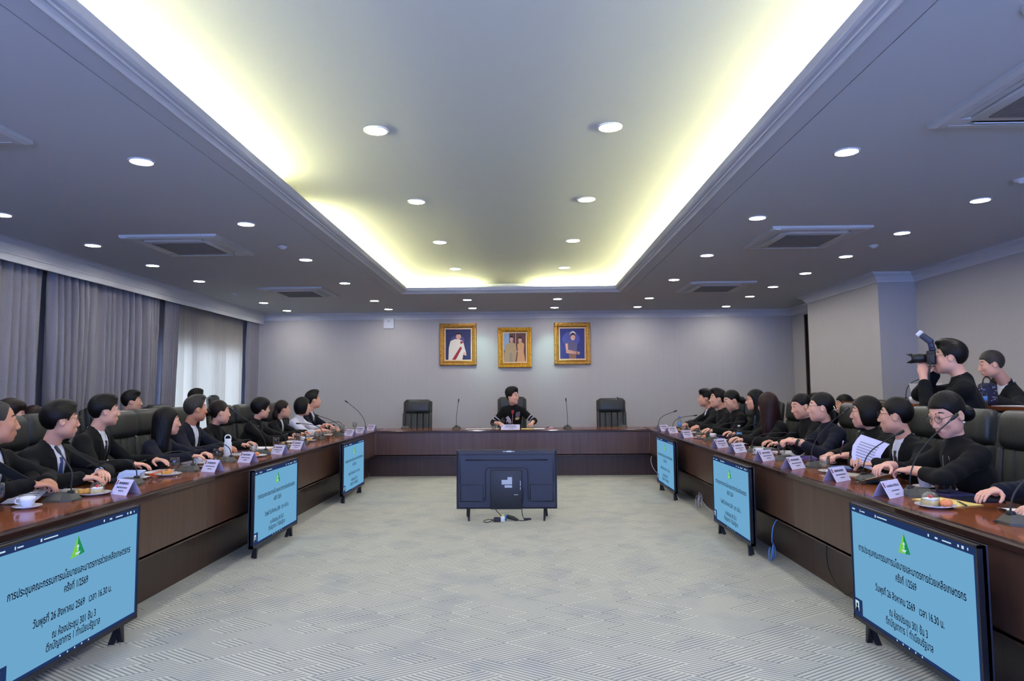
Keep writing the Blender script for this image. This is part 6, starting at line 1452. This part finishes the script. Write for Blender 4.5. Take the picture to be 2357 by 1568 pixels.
PP = [  # name, x, y, rz, w, l, t, mat, what
 ('paper_stack',-3.02,4.50,0.1,0.21,0.29,0.004,M_PAPER,'L','white paper stack'), ('yellow_pad',-2.93,4.55,0.5,0.1,0.14,0.006,M_YEF,'L','yellow spiral pad'), ('tablet',-3.0,5.06,0.2,0.18,0.25,0.008,M_TAB,'L','dark tablet'),
 ('paper_stack',-3.0,5.62,-0.1,0.21,0.29,0.004,M_PAPER,'L','white paper stack'), ('orange_folder',-2.95,5.50,0.1,0.05,0.22,0.012,M_ORF,'L','bright orange folder'), ('yellow_pad',-2.88,5.53,0.1,0.08,0.2,0.005,M_YEF,'L','yellow pad'),
 ('paper_stack',-3.05,6.4,0.0,0.21,0.29,0.008,M_PAPER,'L','thick white paper stack'), ('violet_folder',-2.98,6.12,0.1,0.06,0.24,0.01,M_VIF,'L','violet folder'), ('paper_stack',-3.02,7.15,0.2,0.21,0.29,0.006,M_PAPER,'L','white paper stack'), ('maroon_folder',-3.05,7.45,0.0,0.16,0.22,0.012,M_MAR,'L','maroon folder'),
 ('paper_stack',-3.02,7.9,0.0,0.21,0.29,0.008,M_PAPER,'L','white paper stack'), ('paper_stack',-3.02,8.95,0.1,0.21,0.29,0.006,M_PAPER,'L','white paper stack'), ('paper_stack',-2.95,9.55,0.0,0.21,0.29,0.012,M_PAPER,'L','white paper stack'), ('paper_stack',-2.9,10.35,0.0,0.21,0.29,0.008,M_PAPER2,'L','cream paper stack'),
 ('paper_stack',2.6,10.35,0.0,0.21,0.29,0.006,M_PAPER,'R','white paper stack'), ('navy_folder',2.6,9.35,0.1,0.22,0.3,0.02,M_NVF,'R','navy folder'), ('blue_folder',2.5,8.9,0.0,0.12,0.2,0.008,M_BLF,'R','pale blue folder'), ('paper_stack',2.62,8.6,0.2,0.21,0.29,0.008,M_PAPER,'R','white paper stack'),
 ('paper_stack',2.58,7.5,0.0,0.21,0.29,0.006,M_PAPER,'R','white paper stack'), ('paper_stack',2.62,6.93,0.1,0.21,0.29,0.012,M_PAPER,'R','white paper stack'), ('violet_folder',2.65,6.36,0.3,0.2,0.28,0.014,M_VIF,'R','violet folder'), ('paper_stack',2.50,6.45,0.3,0.16,0.2,0.003,M_PAPER,'R','white paper stack'),
 ('blue_notebook',2.56,5.60,0.2,0.18,0.24,0.008,M_BLF,'R','blue notebook'), ('spiral_pad',2.42,5.18,0.5,0.15,0.2,0.006,M_PAPER2,'R','cream spiral pad'), ('yellow_pad',2.36,3.92,0.25,0.2,0.28,0.004,M_YEF,'R','yellow note pad'), ('blue_folder',2.56,4.22,0.1,0.2,0.26,0.01,M_NVF,'R','navy folder'), ('tablet',2.58,4.02,0.1,0.18,0.24,0.008,M_TAB,'R','dark tablet')]
for nm, x, y, rz, w, l, t, m, side, what in PP:
    sheet(nm, x, y, rz, w, l, t, m, uniq('%s before the %s' % (what, before(side, y)), NEAR), 'folder' if 'folder' in nm else ('notebook' if ('pad' in nm or 'notebook' in nm) else ('tablet' if nm == 'tablet' else 'papers')), lines=(nm == 'paper_stack' and y < 7.5))
for x, y, w, l, t, m, nm, lab, ct_ in ((-0.86,11.62,0.29,0.21,0.003,M_PAPER,'paper_sheet','white sheet on the head table at the elbow side of the woman','papers'), (-0.58,11.68,0.29,0.21,0.003,M_PAPER,'paper_sheet','second white sheet on the head table close to her tumbler','papers'), (0.05,11.52,0.22,0.16,0.006,M_YEF,'yellow_pad','yellow pad beneath the hand of the woman at the head table','notebook'), (0.24,11.55,0.2,0.2,0.003,M_PAPER,'paper_sheet','white sheet between yellow pad and tissue box','papers')):
    sheet(nm, x, y, 0.0, w, l, t, m, lab, ct_)
tb = empty('tissue_box', (0.42, 11.5, ZTOP), 0.0, 'small pink and white tissue pack on the head table', 'tissue pack'); MB().rbox(-0.05,0.05,-0.03,0.03,0,0.03,0.006,2).build('pack', mat('tissue_pink', rgb(214,170,176), 0.6), tb); MB().rbox(-0.052,-0.01,-0.031,0.031,0.02,0.034,0.004,2).build('flap', M_BROWNI, tb)
# curled and lifted sheets
def bent(name, pts, width_vec, m, lab, cat_, t=0.0012, lines=None):
    n = len(pts); wv = Vector(width_vec); o = empty(name, (pts[0][0], pts[0][1], pts[0][2]), 0, lab, cat_, 'papers and folders on the tables'); b = Vector(pts[0])
    vs = []
    for p in pts: vs += [Vector(p)-b, Vector(p)+wv-b]
    nrm = (Vector(pts[1])-Vector(pts[0])).cross(wv).normalized()*t
    k = len(vs); vs += [v+nrm for v in vs]
    fs = []
    for i in range(n-1): fs += [(2*i,2*i+1,2*i+3,2*i+2), (k+2*i+2,k+2*i+3,k+2*i+1,k+2*i), (2*i,2*i+2,k+2*i+2,k+2*i), (2*i+3,2*i+1,k+2*i+1,k+2*i+3)]
    fs += [(1,0,k,k+1), (2*n-2,2*n-1,k+2*n-1,k+2*n-2)]
    MB().add(vs, fs, False).build('page', m, o)
    if lines:
        q = MB()
        for sgn in (-1, 1):
            for i in lines:
                a = Vector(pts[i])-b; c = Vector(pts[i+1])-b; e = (c-a)*0.18
                off = nrm*(1.6 if sgn > 0 else -0.6)
                for t0 in (0.0, 0.35, 0.68): 
                    p0 = a+(c-a)*t0; q.add([p0+wv*0.15+off, p0+wv*0.8+off, p0+e+wv*0.8+off, p0+e+wv*0.15+off], [(0,1,2,3)])
        r_ = q.build('printed_lines', mat('print_grey', rgb(150,152,170), 0.8), o); r_['kind'] = 'stuff'
    return o
bent('lifted_sheet', [(2.36,5.0,0.86),(2.37,5.04,0.92),(2.39,5.06,0.98),(2.43,5.07,1.03),(2.46,5.07,1.06)], (0.13,-0.14,-0.06), mat('paper_lilac', rgb(206,204,236), 0.8), 'white sheet lifted by the man with metal glasses', 'papers', lines=[0,1,2])
bent('open_booklet', [(-2.9,4.02,0.762),(-2.92,4.1,0.775),(-2.95,4.2,0.80),(-2.97,4.3,0.805),(-2.98,4.38,0.79),(-2.98,4.40,0.765)], (-0.17,-0.03,0.0), M_PAPER, 'open printed booklet under the hands of the balding man', 'booklet', lines=[1,2])
bent('open_notebook', [(2.36,3.36,0.759),(2.40,3.46,0.765),(2.44,3.56,0.78),(2.47,3.64,0.772),(2.5,3.72,0.760)], (0.22,-0.07,0.0), M_PAPER, 'open spiral notebook at the picture edge on the pillar side', 'notebook')
bent('turned_page', [(2.56,3.52,0.765),(2.60,3.56,0.80),(2.66,3.60,0.82),(2.74,3.62,0.80),(2.78,3.66,0.77)], (0.05,-0.18,0.0), M_CYN, 'pale blue cover curling up from the open spiral notebook', 'notebook')
bent('yellow_folder', [(2.24,4.70,0.765),(2.27,4.63,0.79),(2.31,4.55,0.82),(2.33,4.50,0.84)], (0.16,0.12,-0.01), M_MANILA, 'pale yellow folder held by the woman with low bun and glasses', 'folder', 0.004)
bent('blue_booklet', [(-2.90,4.86,0.775),(-2.93,4.9,0.80),(-2.95,4.96,0.825),(-2.96,5.06,0.835)], (0.10,0.10,-0.015), mat('paper_blue', rgb(150,170,222), 0.7), 'light blue booklet held by the man with blue tie', 'booklet', 0.003)
def pen(x, y, z, d, m, lab):
    o = empty('pen', (x, y, z), 0, lab, 'pen', 'pens'); d = Vector(d).normalized()
    MB().tube([d*0.0, d*0.01, d*0.13, d*0.135], [0.001,0.0042,0.0045,0.003], 8).build('barrel', m, o); MB().tube([d*0.115, d*0.14], [0.005,0.005], 8).build('cap', M_BROOCH, o)
pen(2.47, 5.44, 0.865, (0.0,-0.25,0.5), mat('pen_purple', rgb(96,36,72), 0.4), 'purple pen held up by the woman with black bob')
pen(2.34, 7.9, ZTOP+0.03, (0.5,-0.4,0.35), M_BLKP, 'dark pen pointing up before the woman with chestnut hair')
pen(2.36, 3.74, ZTOP+0.011, (0.1,0.4,0.01), M_BLKP, 'black pen lying on the yellow note pad at the picture edge')
pen(-2.95, 6.35, ZTOP+0.014, (0.05,0.5,0.01), M_BLKP, 'dark pen lying on the papers of the grey-haired man')
ph = empty('mobile_phone', (-2.86, 8.62, 0.87), 0.3, 'dark phone held by the woman with cropped hair', 'phone'); MB().rbox(-0.036,0.036,-0.075,0.075,-0.004,0.004,0.003,2, Matrix.Rotation(0.4,4,'Y')).build('case', M_TAB, ph)
# small folded spectacles and lens cloth by two microphones
for x, y, l in ((-2.70,4.98,'folded spectacles on the curtain-side table by a microphone base'), (2.22,4.62,'folded dark spectacles on the pillar-side table by a name card')):
    o = empty('folded_spectacles', (x, y, ZTOP), 0.4, l, 'spectacles', 'folded spectacles'); g = MB()
    for s in (-1,1): g.tube([(s*0.033+0.024*math.cos(a), 0, 0.02+0.018*math.sin(a)) for a in np.linspace(0,2*PI,15)], 0.0022, 6, caps=False); g.tube([(s*0.058,0,0.025),(s*0.05,0.01,0.022),(-s*0.04,0.014,0.006)], 0.002, 6)
    g.tube([(-0.01,0,0.024),(0,0,0.028),(0.01,0,0.024)], 0.002, 6); g.build('spectacle_frame', M_SPECK, o)

# on the counter
lp = empty('laptop', (4.05, 6.85, 1.2358), 2.2, 'pale open laptop on the counter behind the photographer', 'laptop')
MB().rbox(-0.15,0.15,-0.1,0.1,0,0.014,0.005,2).build('keyboard_base', mat('laptop_pale', rgb(214,206,196), 0.5), lp)
MB().rbox(-0.15,0.15,-0.004,0.004,0,0.2,0.003,2, Matrix.Translation((0,0.1,0.012)) @ Matrix.Rotation(-0.3,4,'X')).build('lid', mat('laptop_pale', rgb(214,206,196), 0.5), lp)
pc = empty('paper_cup', (3.98, 7.08, 1.2358), 0, 'white cup on the counter by the laptop', 'cup'); MB().lathe([(0.028,0),(0.038,0.07),(0.036,0.07),(0.026,0.004),(0.0,0.004)], 18).build('cup_wall', M_PORC, pc); MB().lathe([(0.0,0.055),(0.034,0.055)], 16).build('drink', MATS['coffee'], pc)
o = empty('gooseneck_microphone', (4.04, 7.25, 1.2358), PI/2, 'gooseneck microphone on the counter by the laptop', 'microphone', 'gooseneck microphones on the tables')
for me, nm in zip(MIC, ('base','control_panel','neck_socket','button','cable_stub')): link(nm, me, o)
MB().tube(bez((0,0.04,0.05),(0,0.04,0.22),(-0.08,0.0,0.24),(-0.32,-0.06,0.27)), 0.0045, 7).build('gooseneck', M_MICD, o); MB().tube([(-0.32,-0.06,0.27),(-0.37,-0.07,0.277)], 0.01, 8).build('capsule', M_MICD, o)
o = empty('paper_sheet', (4.15, 5.85, 1.2358), 0.2, 'white sheet on the counter before the stooping man', 'papers'); MB().box(-0.1,0.1,-0.15,0.15,0,0.003).build('sheet', M_PAPER, o)
o = empty('dotted_bag', (4.16, 6.22, 1.2358), 0.3, 'dark blue dotted bag on the counter behind the water bottle', 'bag')
MB().rbox(-0.07,0.07,-0.06,0.06,0,0.20,0.04,4).build('bag_body', mat('bag_navy', rgb(24,28,54), 0.7), o); MB().tube(bez((-0.05,0,0.19),(-0.05,0,0.28),(0.05,0,0.28),(0.05,0,0.19)), 0.006, 6).build('bag_handle', M_BLKP, o)
dots = MB(); rnd = random.Random(2)
for k in range(36):
    a = rnd.uniform(-0.06,0.06); z = rnd.uniform(0.03,0.17); dots.ell((a*0.6, -0.0605, z), (0.004,0.0008,0.004), 4) if k % 2 else dots.ell((-0.0705, a*0.6, z), (0.0008,0.004,0.004), 4)
q = dots.build('dots', M_WHP, o); q['kind'] = 'stuff'
